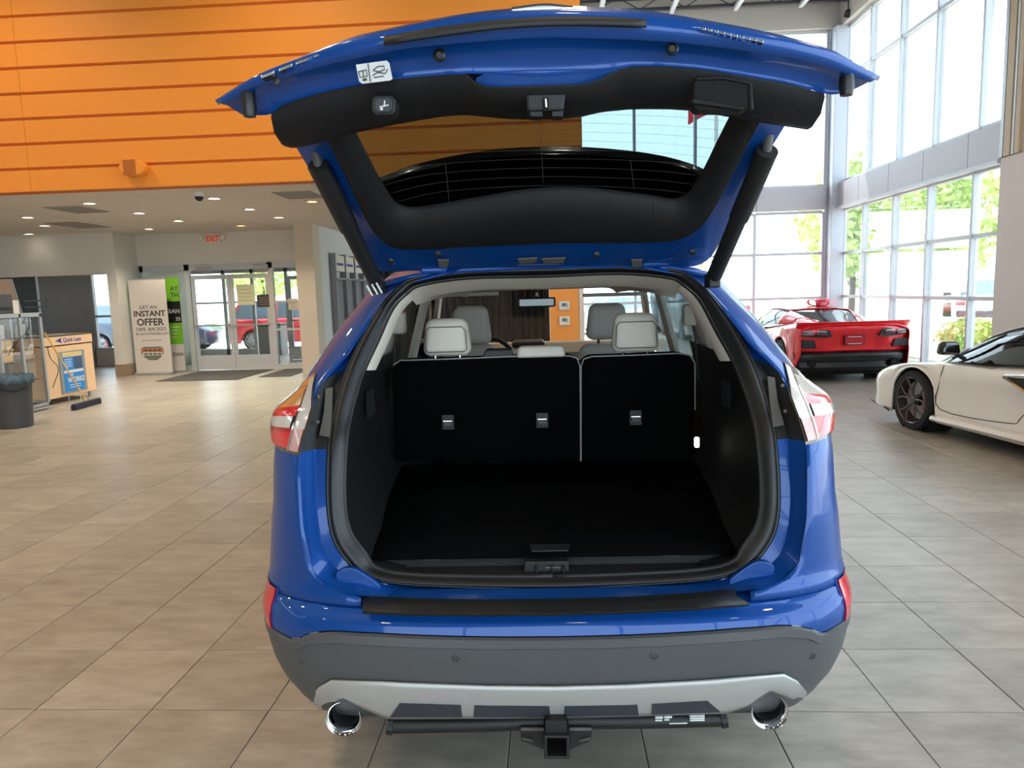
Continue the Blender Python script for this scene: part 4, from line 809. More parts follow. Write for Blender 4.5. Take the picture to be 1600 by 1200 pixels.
# struts
for (x0, y0, x1, y1, nm) in ((489, 243, 590, 446, 'left'), (1206, 219, 1114, 436, 'right')):
    a = at_v(x0, y0, .06); b = at_v(x1, y1, .53)
    su = MB().tube([a.lerp(b, .06), a.lerp(b, .5)], .031, 16).build('strut', M_black, tg, smooth=True)
    MB().tube([a.lerp(b, .5), a.lerp(b, .97)], .0265, 16).build('strut_sleeve', M_black, su, smooth=True); MB().tube([a + Vector((0, .03, .02)), a.lerp(b, .08)], .014, 10).build('ball_joint', M_grey, su, smooth=True)
    if nm == 'left':
        for k, dx in enumerate((-4, 3, 9)): MB().tube([at_v(577 + dx + k, 446 - k * 2, .48), at_v(586 + dx + k, 462 - k * 2, .48)], .0035, 5).build('printed_text', M_lab, su)
    MB().box((b.x - .02, .5, b.z - .03), (b.x + .02, .58, b.z + .02)).build('lower_bracket', M_black, su, bevel=.006)
# hinge mounts on the roof edge
for s in (-1, 1): MB().box((s * .40 - .05, .60, 1.75), (s * .40 + .05, .68, 1.775)).build('hinge', M_blue, suv, bevel=.01)
# ================================================================== SPORTS CARS
M_tyre = mat('tyre_rubber', (22, 22, 23), .75, noise=.15, scale=60, bump=.1)
M_rim = mat('bronze_grey_rim', (96, 90, 88), .3, .7, noise=.08, scale=30)
M_cal = mat('red_caliper', (176, 26, 34), .35, 0, .5, noise=.08, scale=20)
def wheel(par, x, y, r, side, rimm, w=.26, spokes=True):
    X = Matrix.Translation((x, y, r)) @ Matrix.Rotation(math.pi/2 * side, 4, 'Y')
    h = w / 2
    wh_ = MB().lathe([(r*.76,-h),(r*.95,-h),(r,-h*.75),(r,h*.75),(r*.95,h),(r*.79,h),(r*.775,h*.9),(r*.75,h*.4),(r*.73,-h)], X, 40, False).build('wheel', M_tyre, par, smooth=True)
    MB().lathe([(r*.785,h*.98),(r*.77,h*1.02),(r*.74,h*.95),(r*.72,h*.4),(r*.70,-h*.9)], X, 40, False).build('rim', rimm, wh_, smooth=True)
    MB().lathe([(r*.66,h*.1),(r*.66,h*.2),(r*.2,h*.2)], X, 28, False).build('brake_disc', M_alu, wh_, smooth=True); MB().lathe([(r*.74,-h*.3),(0,-h*.3)], X, 24, False).build('wheel_back', M_dark, wh_)
    c = MB(); 
    for a in [-.5 + .1 * i for i in range(10)]: pass
    ang = [-.55 + 1.1 * i / 6 for i in range(7)]
    pr = [X @ Vector((r*.70*math.sin(a), r*.70*math.cos(a) * side * (1), h*.25)) for a in ang]; pi = [X @ Vector((r*.48*math.sin(a), r*.48*math.cos(a) * side, h*.25)) for a in ang]
    ax = (X.to_3x3() @ Vector((0, 0, 1))) * (h * .35)
    n7 = 7; c.add(pr + pi + [p + ax for p in pr] + [p + ax for p in pi], [(i, i+1, n7+i+1, n7+i) for i in range(6)] + [(14+i, 14+i+1, 21+i+1, 21+i) for i in range(6)] + [(i, i+1, 14+i+1, 14+i) for i in range(6)] + [(7+i, 7+i+1, 21+i+1, 21+i) for i in range(6)] + [(0, 7, 21, 14), (6, 13, 27, 20)])
    c.build('brake_caliper', M_cal, wh_)
    MB().lathe([(r*.16,h*.45),(r*.16,h*.85),(r*.12,h*.95),(0,h*.95)], X, 16, False).build('hub', rimm, wh_, smooth=True)
    if spokes:
        for k in range(5):
            for d in (-.20, .20):
                a = 2 * math.pi * k / 5 + d * .5; b = 2 * math.pi * k / 5 + d * 1.7
                MB().tube([X @ Vector((r*.12*math.cos(a), r*.12*math.sin(a), h*.8)), X @ Vector((r*.45*math.cos(a+d*.3), r*.45*math.sin(a+d*.3), h*.88)), X @ Vector((r*.76*math.cos(b), r*.76*math.sin(b), h*.92))], [r*.045, r*.032, r*.03], 6).build('spoke', rimm, wh_, smooth=True)
    return wh_
SP = dict(w=[(0,.90),(.12,.945),(.45,.965),(.95,.968),(1.6,.93),(2.4,.915),(3.1,.93),(3.7,.955),(4.1,.94),(4.4,.86),(4.63,.60)],
          zs=[(0,.90),(.12,.955),(.5,.95),(.95,.92),(1.5,.855),(2.2,.80),(2.9,.79),(3.4,.77),(3.75,.735),(4.1,.65),(4.4,.54),(4.63,.42)],
          zd=[(0,.985),(.10,1.0),(.3,.985),(.9,.99),(1.6,.95),(2.4,.86),(3.0,.81),(3.5,.745),(4.0,.66),(4.4,.54),(4.63,.40)],
          zb=[(0,.50),(.1,.30),(.3,.17),(4.1,.15),(4.5,.18),(4.63,.24)])
def sports_car(name, label, loc, rz, paint, rear=True):
    t = empty(name, loc, rz); tag(t, label, 'sports car')
    CW = ((.82, .355), (3.54, .335))
    ys = sorted(set([.04 * i for i in range(116)] + [4.63])); rows = []
    for y in ys:
        w0 = smooth_tab(SP['w'], y); zs_ = smooth_tab(SP['zs'], y); zd = smooth_tab(SP['zd'], y); zb = smooth_tab(SP['zb'], y); base = zb
        for c, R in CW:
            if abs(y - c) < R + .035: zb = max(zb, R + math.sqrt(max(0, (R + .035)**2 - (y - c)**2)))
        half = []
        for k, wf in ((0, .985), (.12, 1.0), (.45, .985), (.75, 1.0), (.93, .985), (1, .955)): half.append(Vector((w0 * wf - (.05 * math.sin(math.pi * max(0, min(1, (y - 1.2) / 2.0))) * (1 - abs(k - .45) * 2) if 1.2 < y < 3.2 and k < .9 else 0), y, zb + (zs_ - zb) * k)))
        half += [Vector((w0 * .80, y, zs_ + (zd - zs_) * .55 + .012)), Vector((w0 * .45, y, zd)), Vector((0, y, zd + .004))]
        rows.append([Vector((-p.x, p.y, p.z)) for p in half] + half[-2::-1])
    body = MB().grid(rows); body.build('body', paint, t, smooth=True, thick=.012, off=-1)
    MB().box((-.80, .25, .12), (.80, 4.3, .5)).build('underbody', M_dark, t, bevel=.05)
    for s in (-1, 1):
        for c, R in CW:
            wheel(t, s * .835, c, R, s, M_rim)
            MB().lathe([(R+.04,-.2),(R+.04,.11)], Matrix.Translation((s*.82, c, R)) @ Matrix.Rotation(math.pi/2*s, 4, 'Y'), 28, False).build('wheel_arch_liner', M_dark, t)
    # cabin: glass canopy with painted roof and pillars
    can = [(.55,.50,.99,.30,1.0),(1.0,.66,.985,.42,1.09),(1.5,.78,.95,.52,1.20),(1.95,.83,.90,.56,1.235),(2.4,.85,.87,.56,1.225),(2.8,.84,.85,.54,1.13),(3.2,.80,.82,.50,.97),(3.5,.70,.79,.45,.83)]
    tabs = [[(r[0], r[k]) for r in can] for k in (1, 2, 3, 4)]
    g = []; yv = [.55 + 2.95 * i / 40 for i in range(41)]
    for y in yv:
        wb_, zb, wt_, zt_ = [smooth_tab(tb_, y) for tb_ in tabs]; h = [Vector((wb_, y, zb - .02)), Vector(((wb_ * .6 + wt_ * .4) + .02, y, zb + (zt_ - zb) * .5)), Vector((wt_, y, zt_ - .03)), Vector((wt_ * .6, y, zt_ - .005)), Vector((0, y, zt_))]
        g.append([Vector((-p.x, p.y, p.z)) for p in h] + h[-2::-1])
    MB().grid(g).build('cabin_glass', M_dkglass, t, smooth=True)
    def skin(a, b, c0, c1, name, m, off=.008):
        sel = [r for r, y in zip(g, yv) if a <= y <= b]; MB().grid([[p + Vector((0, 0, off)) + Vector((off * .6 * (1 if p.x > 0 else -1 if p.x < 0 else 0), 0, 0)) for p in r[c0:c1]] for r in sel]).build(name, m, t, smooth=True, thick=.008, off=1)
    skin(1.5, 2.45, 2, 7, 'roof', paint)
    for c0, c1 in ((0, 3), (6, 9)): skin(.95, 1.52, c0, c1, 'rear_buttress', paint); skin(.5, 1.0, c0, c1, 'rear_buttress', paint)
    for c0, c1 in ((1, 3), (6, 8)): skin(1.45, 3.3, c0 + (1 if c0 == 1 else 0), c1 + (1 if c0 == 1 else 0), 'roof_rail', paint, .006)
    return t
def sports_rear(t, paint):
    # spoiler lip, lamps, vents, plate, diffuser, exhausts
    MB().grid([[Vector((.93 * u, .06 + .05 * abs(u) ** 3 + dy, 1.0 + .008 * abs(u) ** 4 + dz)) for u in [-1 + i / 10 for i in range(21)]] for dy, dz in ((.12, .0), (.02, .03), (-.05, .028), (-.03, -.01), (.02, -.05))]).build('spoiler', paint, t, smooth=True, thick=.01)
    fc = []
    for z, y, w0 in ((.98, .02, .92), (.90, -.01, .935), (.80, .0, .945), (.66, .03, .95), (.56, .05, .95), (.50, .09, .94)): fc.append([Vector((w0 * u, y + .12 * abs(u) ** 5 + (.035 if abs(u) < .42 and .6 < z < .86 else 0), z)) for u in [-1 + i / 12 for i in range(25)]])
    MB().grid(fc).build('rear_fascia', paint, t, smooth=True, thick=.01, off=1)
    MB().grid([[Vector((w0 * u, y + .12 * abs(u) ** 5, z)) for u in [-1 + i / 10 for i in range(21)]] for z, y, w0 in ((.53, .035, .955), (.46, .01, .955), (.38, .04, .95), (.36, .10, .94), (.27, .08, .92), (.20, .16, .86), (.18, .4, .80))]).build('diffuser', mat('satin_black', (22, 23, 26), .35, noise=.1, scale=50), t, smooth=True, thick=.01)
    M_lens = mat('dark_red_lens', (92, 16, 26), .15, 0, .7, noise=.2, scale=40)
    for s in (-1, 1):
        lam = MB().prism([(s * x, -.045 + .12 * (x/.93)**5, z) for x, z in ((.38,.79),(.43,.905),(.905,.92),(.905,.86),(.84,.80),(.5,.775))], (0, .10, 0)).build('tail_lamp', M_black, t, bevel=.008)
        for x0, x1 in ((.47, .64), (.68, .87)):
            MB().prism([(s * x0, -.056 + .12 * (x0/.93)**5, .865), (s * x1, -.056 + .12 * (x1/.93)**5, .87), (s * (x1 - .02), -.056 + .12 * (x1/.93)**5, .895), (s * (x0 + .02), -.056 + .12 * (x0/.93)**5, .89)], (0, .03, 0)).build('lamp_element', M_alu, lam, bevel=.003)
            MB().prism([(s * x0, -.054 + .12 * (x0/.93)**5, .815), (s * x1, -.054 + .12 * (x1/.93)**5, .825), (s * x1, -.054 + .12 * (x1/.93)**5, .858), (s * x0, -.054 + .12 * (x0/.93)**5, .855)], (0, .03, 0)).build('lamp_element', M_lens, lam, bevel=.003)
        v = MB().prism([(s * x, -.02 + .12 * (x/.95)**5, z) for x, z in ((.62,.60),(.66,.735),(.90,.745),(.915,.60))], (0, .09, 0)).build('corner_vent', M_black, t, bevel=.008)
        for k in range(5): z = .625 + .025 * k; MB().box((s * .68, .0, z), (s * .86, .06, z + .010)).build('vent_slat', M_clad, v)
        MB().lathe([(.05,0),(.06,-.01),(.05,.1)], Matrix.Translation((s * .68, .03, .34)) @ Matrix.Rotation(-math.pi/2, 4, 'X'), 16).build('exhaust_tip', M_dark, t, smooth=True)
    pl = MB().box((-.17, -.0, .645), (.17, .05, .80)).build('plate_frame', M_black, t, bevel=.008); MB().box((-.155, -.006, .66), (.155, .0, .785)).build('plate', mat('red_plate', (180, 22, 40), .4, noise=.35, scale=25), pl)
    for z in (.775, .658): MB().box((-.11, -.011, z), (.11, -.005, z + .014)).build('plate_lettering', mat('pale_plate_print', (214, 196, 200), .5, noise=.5, scale=90), pl)
def sports_side(t, paint):
    s = -1
    door = [(1.74, .88), (1.84, .62), (2.05, .38), (2.2, .31), (3.10, .30), (3.12, .60), (3.06, .78)]
    pts = []
    for y, z in door:
        w0 = smooth_tab(SP['w'], y); zs_ = smooth_tab(SP['zs'], y); zb = .16; k = (z - zb) / (zs_ - zb)
        w0 -= .05 * math.sin(math.pi * max(0, min(1, (y - 1.2) / 2.0))) * (1 - abs(k - .45) * 2) if k < .9 else 0
        pts.append(Vector((s * (w0 * .995 + .001), y, z)))
    MB().tube(catmull(pts, 4), .004, 5).build('door_seam', M_dark, t)
    MB().grid([[Vector((s * (.95 + d), y, z + .02 * math.sin(y))) for y in [1.18 + 2.0 * i / 20 for i in range(21)]] for d, z in ((-.04, .235), (.02, .215), (.03, .185), (.01, .165), (-.10, .16))]).build('side_sill', paint, t, smooth=True, thick=.01)
    ik = MB().prism([(s * .95, y, z) for y, z in ((2.13, .76), (1.80, .78), (1.53, .70), (1.36, .46), (1.42, .40), (1.63, .56), (1.96, .70))], (s * .035, 0, 0)).build('side_intake', M_black, t, bevel=.008)
    MB().tube(catmull([(s * .985, 2.15, .755), (s * .988, 1.98, .70), (s * .988, 1.66, .57), (s * .985, 1.44, .41)], 5), .014, 8).build('intake_blade', M_chrome, ik, smooth=True)
    MB().tube(catmull([(s * .985, 2.13, .775), (s * .985, 1.80, .795), (s * .985, 1.53, .72)], 5), .012, 8).build('intake_blade', M_chrome, ik, smooth=True)
    mr_ = empty('wing_mirror'); mr_.parent = t
    pillow('mirror_shell', Vector((s * 1.03, 2.86, .98)), (.22, .13, .14), mat('gloss_black', (10, 10, 12), .2), mr_, .85); MB().tube([(s * .86, 2.84, .86), (s * .97, 2.86, .93)], .022, 8).build('mirror_arm', M_black, mr_)
    MB().tube(catmull([(s * .84, 3.05, .85), (s * .80, 2.75, .98), (s * .735, 2.45, 1.13)], 5), .013, 6).build('window_pillar', M_black, t, smooth=True)
    MB().prism([(s * .90, 4.1, .14), (s * .95, 3.95, .14), (s * .96, 4.0, .17), (s * .80, 4.6, .18), (s * .75, 4.62, .15)], (0, 0, .012)).build('front_splitter', M_black, t)
M_redp = mat('red_metallic_paint', (226, 12, 32), .28, .0, 1, noise=.06, scale=800, flake=.04)
M_whp = mat('pearl_white_paint', (246, 240, 232), .25, 0, 1, noise=.02, scale=600)
rc_ = sports_car('sports_car', 'red sports car seen from behind with a bow on its roof by the glass corner', (5.02, 12.25, 0), math.radians(1.5), M_redp); sports_rear(rc_, M_redp)
rcs = rc_
# white car: front wheel centre falls 3.54 m ahead of its origin
hd = math.radians(7.5); fw = Vector((4.06, 8.28, 0)); off_ = Matrix.Rotation(hd, 3, 'Z') @ Vector((-.93, 3.54, 0)); wl0 = fw - off_
wc = sports_car('sports_car', 'white sports car with black mirror and red brake calipers at the right edge', tuple(wl0), hd, M_whp); sports_side(wc, M_whp); sports_rear(wc, M_whp)
bw = empty('gift_bow', (5.15, 14.2, 1.255)); tag(bw, 'pink and red gift bow on the roof of the red car', 'bow')
M_bow = mat('pink_ribbon', (222, 96, 116), .4, noise=.15, scale=30)
for k in range(9):
    a = 2 * math.pi * k / 9; M_ = Matrix.Rotation(a, 4, 'Z'); lp = [M_ @ Vector(p) for p in ((0,0,.02),(.12,.0,.10),(.24,0,.12),(.28,0,.06),(.2,0,.01),(0,0,.0))]
    MB().tube(catmull(lp, 4), .035, 6, True, .005).build('loop', M_bow, bw, smooth=True)
MB().lathe([(.06,0),(.07,.06),(.04,.12),(0,.13)], None, 12, False).build('knot', M_bow, bw, smooth=True)
# ================================================================== PROPS ON THE LEFT
tc_ = empty('trash_can', (-7.57, 9.62, 0)); tag(tc_, 'dark grey trash can with blue liner at the left edge', 'trash can')
MB().lathe([(.20,0),(.215,.01),(.235,.40),(.25,.66),(.262,.68),(.262,.72),(.25,.72),(.235,.66),(.2,.05),(0,.05)], None, 32, False).build('bin', mat('dark_grey_bin', (66, 66, 68), .6, noise=.1, scale=40), tc_, smooth=True)
MB().tube([(.262*math.cos(a), .262*math.sin(a), .58 + .05*math.sin(a*2)) for a in [-2.8 + 2.6*i/16 for i in range(17)]], .012, 6).build('handle_band', M_black, tc_, smooth=True)
ln = MB(); nn = 48
ln.grid([[Vector(((r + .012*math.sin(k*2.3+z*40))*math.cos(2*math.pi*k/nn), (r + .012*math.sin(k*2.3+z*40))*math.sin(2*math.pi*k/nn), z + .018*math.sin(k*1.7))) for k in range(nn)] for r, z in ((.272,.62),(.275,.68),(.268,.735),(.24,.74),(.22,.66),(.19,.5))], True); ln.build('liner', mat('blue_grey_liner', (78, 98, 108), .35, noise=.25, scale=30), tc_, smooth=True, thick=.003)
# glass display cabinet: front face on X=-8.25, from Y=10.3 to 11.3
gc = empty('display_cabinet', (-8.25, 10.35, 0)); tag(gc, 'aluminium framed glass display cabinet behind the trash can', 'cabinet')
L_, D_, H_ = .95, .55, 1.56; fr = MB()
for y in (0, L_/2 - .02, L_ - .04):
    for x in (-D_, -.04): fr.box((x, y, .06), (x + .04, y + .04, H_))
for z in (.06, H_ - .05):
    for y in (0, L_ - .04): fr.box((-D_, y, z), (0, y + .04, z + .05))
    for x in (-D_, -.04): fr.box((x, 0, z), (x + .04, L_, z + .05))
fr.build('frame', M_alu, gc)
MB().box((-D_, 0, .02), (0, L_, .07)).build('base', M_alu, gc); MB().box((-D_ + .005, .01, H_), (0, L_, H_ + .015)).build('top', M_alu, gc)
for z in (.5, .82, 1.18): MB().box((-D_ + .03, .03, z), (-.03, L_ - .03, z + .01)).build('shelf', M_glass, gc)
for a, b in (((-.022, .04, .1), (-.018, L_/2 - .02, H_ - .06)), ((-.022, L_/2 + .02, .1), (-.018, L_ - .04, H_ - .06)), ((-D_ + .04, L_ - .022, .1), (-.04, L_ - .018, H_ - .06)), ((-D_ + .04, .018, .1), (-.04, .022, H_ - .06))): MB().box(a, b).build('pane', M_glass, gc)
MB().box((-D_ - .01, .02, .08), (-D_, L_ - .02, H_)).build('back_panel', mat('brown_board', (120, 96, 74), .7, noise=.1, scale=20), gc)
MB().tube([(.01, L_ - .1, .85), (.01, L_ - .1, .9)], .012, 8).build('door_knob', M_chrome, gc)
M_card = mat('cardboard', (176, 140, 100), .85, noise=.08, scale=25)
def crate(name, label, cat, a, b, m, grp=None, lid=None):
    t = empty(name, ((a[0]+b[0])/2, (a[1]+b[1])/2, a[2])); tag(t, label, cat, grp); x, y, z = abs(b[0]-a[0])/2, abs(b[1]-a[1])/2, b[2]-a[2]
    MB().box((-x, -y, 0), (x, y, z)).build('carton', m, t, bevel=.004); MB().box((-x-.001, -.025, z*.3), (x+.001, .025, z+.001)).build('tape', lid or M_pipe, t); return t
crate('wooden_box', 'orange wooden box on the middle shelf of the glass cabinet', 'box', (-8.50, 10.42, .833), (-8.33, 10.70, 1.17), mat('pine_board', (226, 172, 96), .7, noise=.1, scale=12, stretch=(1, 1, 6)))
crate('carton', 'brown carton right of the wooden box in the glass cabinet', 'box', (-8.6, 10.95, .84), (-8.36, 11.2, 1.14), M_card)
crate('carton', 'tan carton on the lowest shelf of the glass cabinet', 'box', (-8.6, 10.92, .52), (-8.36, 11.2, .78), M_card)
for k, (y, l) in enumerate(((10.55, 'tilted white card on the top shelf of the glass cabinet, left one'), (11.0, 'crumpled white paper on the top shelf of the glass cabinet, right one'))):
    t = empty('paper_card', (-8.42, y, 1.193)); tag(t, l, 'card', 'papers in the glass cabinet'); MB().prism([(0, -.12, 0), (0, .12, 0), (.03, .10, .2), (.02, -.02, .24), (.03, -.10, .18)], (.006, 0, 0)).build('sheet', M_white, t); MB().box((-.06, -.05, 0), (.0, .05, .01)).build('stand', M_alu, t)
brd = empty('brown_board', (-8.6, 10.45, 1.578)); tag(brd, 'tall brown panel standing on top of the glass cabinet', 'panel')
MB().prism([(0, -.25, 0), (0, .84, 0), (0, .70, .54), (0, -.25, .52)], (.03, 0, 0)).build('board', mat('taupe_board', (128, 108, 92), .75, noise=.1, scale=15), brd, bevel=.004); MB().tube([(.035, .84, 0), (.035, .70, .54)], .012, 6).build('edge_strip', M_pipe, brd)
prn = empty('printer', (-8.4, 10.56, 1.575)); tag(prn, 'dark grey box shaped machine on top of the glass cabinet', 'printer')
MB().box((-.14, -.2, 0), (.12, .2, .30)).build('case', M_greyw if False else mat('charcoal_case', (72, 72, 76), .6, noise=.08, scale=40), prn, bevel=.015, seg=3); MB().box((.118, -.15, .05), (.126, .15, .1)).build('slot', M_black, prn)
for k, (y, z0, z1, l) in enumerate(((10.62, 1.88, 1.97, 'small white card standing on the dark machine'), (10.98, 1.576, 1.78, 'white note card leaning on the brown panel'))):
    t = empty('note_card', (-8.42, y, z0)); tag(t, l, 'card', 'cards on top of the cabinet'); MB().box((0, -.07, 0), (.006, .07, z1 - z0)).build('sheet', M_white, t); MB().box((-.03, -.04, 0), (.0, .04, .008)).build('foot', M_white, t)
cdm = MB().tube(catmull([(-8.24, 11.0, 1.5), (-8.2, 10.9, 1.3), (-8.22, 10.6, 1.1), (-8.21, 10.45, .95)], 5), .006, 6).build('cable', M_black); tag(cdm, 'black cable hanging in front of the glass cabinet', 'cable')
# wooden service kiosk, front on X=-8.5
M_maple = mat('maple_laminate', (226, 188, 148), .5, noise=.06, scale=8, stretch=(1, 1, 10))
ki = empty('service_kiosk', (-8.5, 11.6, 0)); tag(ki, 'maple service counter with blue lettering and a blue poster', 'counter')
Lk = 1.3; MB().box((-.6, 0, .10), (0, Lk, .98)).build('body', M_maple, ki, bevel=.006); MB().box((-.6, 0, 1.0), (.012, Lk, 1.15)).build('header', M_maple, ki, bevel=.004); MB().box((-.59, .01, .975), (-.01, Lk - .01, 1.01)).build('shadow_gap', M_dark, ki); MB().box((-.62, -.01, 1.15), (.015, Lk + .01, 1.17)).build('top', mat('dark_brown_top', (64, 54, 46), .5, noise=.1, scale=10), ki)
for y in (.1, .62, Lk - .1): MB().tube([(-.08, y, 0), (-.08, y, .1)], .02, 8).build('leg', M_alu, ki)
M_bluet = mat('deep_blue_print', (36, 52, 148), .5, noise=.05, scale=60); M_sky = mat('sky_blue_poster', (30, 128, 206), .5, noise=.08, scale=12)
text('Quick Lane', 'lettering', M_bluet, .105, RIGHTF(.013, .50, 1.045), ki, .001, 'LEFT', .002)
MB().prism([(.012, .30, 1.075), (.012, .47, 1.125), (.012, .44, 1.08), (.012, .47, 1.03)], (.003, 0, 0)).build('arrow_logo', M_bluet, ki)
po = MB().box((.0, .34, .15), (.02, 1.02, .88)).build('poster_frame', mat('grey_poster_holder', (128, 140, 148), .4, noise=.06, scale=20), ki, bevel=.004); MB().box((.02, .42, .18), (.024, .94, .86)).build('poster', M_sky, po)
MB().box((.024, .42, .78), (.026, .94, .86)).build('poster_band', mat('tan_print', (214, 190, 130), .6, noise=.1, scale=40), po); MB().box((.024, .42, .50), (.026, .94, .545)).build('poster_band', M_lab, po); MB().box((.024, .70, .56), (.026, .93, .77)).build('poster_picture', mat('picture_print', (60, 84, 112), .5, noise=.9, scale=60), po)
text('THE', 'poster_text', M_lab, .06, RIGHTF(.0245, .55, .44), po, .001); text('WORKS', 'poster_text', M_lab, .125, RIGHTF(.0245, .50, .33), po, .001, 'LEFT', .003); 
for k in range(4): MB().box((.024, .46, .73 - .04 * k), (.0255, .66 - .02 * (k % 2), .742 - .04 * k)).build('poster_line', M_lab, po)
for k in range(2): MB().box((.024, .54, .28 - .04 * k), (.0255, .84, .29 - .04 * k)).build('poster_line', M_lab, po)
cd2 = MB().tube(catmull([(-8.465, 11.66, 1.0), (-8.46, 11.7, .8), (-8.45, 11.85, .6), (-8.46, 11.68, .3)], 5), .006, 6).build('cable', M_black); tag(cd2, 'thin black cable hanging down the maple counter', 'cable')
# push broom leaning on the counter
br = empty('push_broom', (-7.75, 11.4, 0)); tag(br, 'push broom with a wooden handle leaning on the maple counter', 'broom')
ba, bb = Vector((-7.68, 11.02, .0)) - br.location, Vector((-7.74, 11.78, 0)) - br.location
ctr = (ba + bb) / 2; dirb = (bb - ba).normalized(); Xb = basis(dirb, Vector((0,0,1)).cross(dirb), (0,0,1), ctr)
MB().obox(Xb @ Matrix.Translation((0, 0, .085)), ((bb - ba).length, .06, .03)).build('head', mat('dark_navy_block', (38, 38, 58), .6, noise=.1, scale=20), br, bevel=.005); MB().obox(Xb @ Matrix.Translation((0, 0, .038)), ((bb - ba).length, .075, .075)).build('bristles', mat('navy_bristle', (34, 34, 54), .9, noise=.4, scale=80), br)
tp = atx(70, 520, -8.22) - br.location; MB().tube([ctr + Vector((0, 0, .10)), tp], .013, 10).build('handle', mat('yellow_wood', (206, 158, 84), .5, noise=.1, scale=20), br, smooth=True)
for s in (-1, 1): MB().tube([ctr + dirb * (.13 * s) + Vector((0, 0, .1)), ctr.lerp(tp, .16) + Vector((0, 0, .06))], .005, 6).build('brace', M_alu, br)
# roll-up banners
def banner(name, label, x0, x1, Y, z1, m):
    t = empty(name, ((x0 + x1) / 2, Y, 0)); tag(t, label, 'banner'); h = (x1 - x0) / 2
    MB().box((-h, -.004, .05), (h, .004, z1)).build('print', m, t); MB().box((-h, -.09, 0), (h, .09, .06)).build('base', M_alu, t, bevel=.012); MB().box((-h, -.012, z1), (h, .012, z1 + .02)).build('top_rail', M_alu, t); MB().tube([(0, .05, .05), (0, .02, z1)], .01, 8).build('pole', M_alu, t); return t
M_bnr = mat('off_white_banner', (206, 198, 190), .6, noise=.03, scale=5); M_txt = mat('charcoal_print', (58, 56, 56), .6, noise=.05, scale=30)
b1 = banner('roll_up_banner', 'white roll up banner offering an instant offer beside the column', -9.80, -8.92, 16.42, 2.22, M_bnr)
for s_, z, sz, xx, bo in (('GET AN', 1.54, .12, -.02, 0), ('INSTANT', 1.37, .185, .0, .005), ('OFFER', 1.16, .225, .0, .006), ('100%', 1.03, .115, -.24, 0), ('BACKED', 1.03, .115, .16, 0), ('BY AUTOTRADER.COM', .935, .075, .03, 0)): text(s_, 'lettering', M_txt, sz, FRONT(xx, -.006, z), b1, .001, 'CENTER', bo)
for k in range(5): MB().box((-.24 + .10 * k, -.006, .80), (-.24 + .10 * k + .075, -.004, .812)).build('print_line', M_txt, b1)
em = [(-.30,.62),(-.22,.66),(.16,.66),(.24,.62),(.24,.50),(.16,.40),(.06,.34),(-.12,.34),(-.22,.40),(-.30,.50)]
sh = MB().prism([(x + .02, -.0065, z) for x, z in em], (0, .002, 0)).build('emblem', mat('emblem_grey', (112, 112, 106), .6, noise=.1, scale=20), b1); MB().box((-.27, -.009, .545), (.25, -.0065, .615)).build('emblem_band', mat('emblem_orange', (196, 120, 62), .6, noise=.08, scale=20), sh); MB().box((-.25, -.009, .455), (.23, -.0065, .53)).build('emblem_band', M_bnr, sh)
[MB().box((-.21 + .11 * k, -.011, z), (-.21 + .11 * k + .085, -.009, z + .03)).build('emblem_print', M_txt, sh) for z in (.563, .475) for k in range(4)]
MB().prism([(x + .0, -.009, z) for x, z in ((-.12,.44),(.10,.44),(.05,.375),(-.07,.375))], (0, .002, 0)).build('emblem_band', mat('emblem_green', (104, 122, 88), .6, noise=.1, scale=20), sh)
M_grn = mat('lime_green_print', (112, 178, 34), .6, noise=.04, scale=8)
b2 = banner('roll_up_banner', 'lime green and black roll up banner standing behind the white one', -9.66, -8.79, 16.78, 2.26, M_grn)
MB().box((-.435, -.006, 1.19), (.435, -.004, 1.70)).build('black_band', M_black, b2); MB().box((-.435, -.006, .05), (.435, -.004, .68)).build('white_band', M_bnr, b2)
for s_, z, sz, mm in (('AY', 1.95, .15, M_txt), ('TH', 1.80, .15, M_txt), ('BAN', 1.42, .14, M_bnr), ('33', 1.24, .12, M_bnr), ('DAN', .40, .12, M_txt)): text(s_, 'lettering', mm, sz, FRONT(.41, -.008, z), b2, .001, 'RIGHT', .002)
for k in range(4): MB().box((.15, -.006, 1.08 - .08 * k), (.36 - .03 * k, -.0045, 1.10 - .08 * k)).build('print_line', M_bnr, b2)
# mats, notices on the doors
M_mat = mat('dark_grey_mat', (72, 70, 70), .95, noise=.2, scale=80, bump=.4)
tag(MB().box((-8.5, 14.9, 0), (-6.7, 16.9, .012)).build('entrance_mat', M_mat, bevel=.004), 'dark grey entrance mat before the double doors', 'mat'); tag(MB().box((-6.4, 15.3, 0), (-5.7, 16.9, .012)).build('entrance_mat', M_mat, bevel=.004), 'dark grey entrance mat in front of the right sidelight', 'mat')
for nm, lab, q, mm in (('paper_notice', 'pale green sheet taped inside the right entrance door', (371,444,396,477), mat('pale_green_paper', (206, 210, 178), .8, noise=.04, scale=10)), ('door_sign', 'dark sign with white print on the right entrance door', (402,460,425,480), mat('charcoal_sign', (62, 60, 60), .6, noise=.1, scale=10)), ('paper_notice', 'small white notice on the right sidelight', (451,466,465,484), M_white)):
    a = aty(q[0], q[3], YB - .02); b = aty(q[2], q[1], YB - .02); t = empty(nm, (a.x, YB - .012, a.z)); tag(t, lab, 'notice')
    MB().box((0, 0, 0), (b.x - a.x, .004, b.z - a.z)).build('sheet', mm, t)
    for k in range(4): MB().box((.05, -.002, (b.z - a.z) * (.2 + .18 * k)), (b.x - a.x - .05 - .04 * (k % 2), 0, (b.z - a.z) * (.2 + .18 * k) + .012)).build('print_line', M_pipe, t)
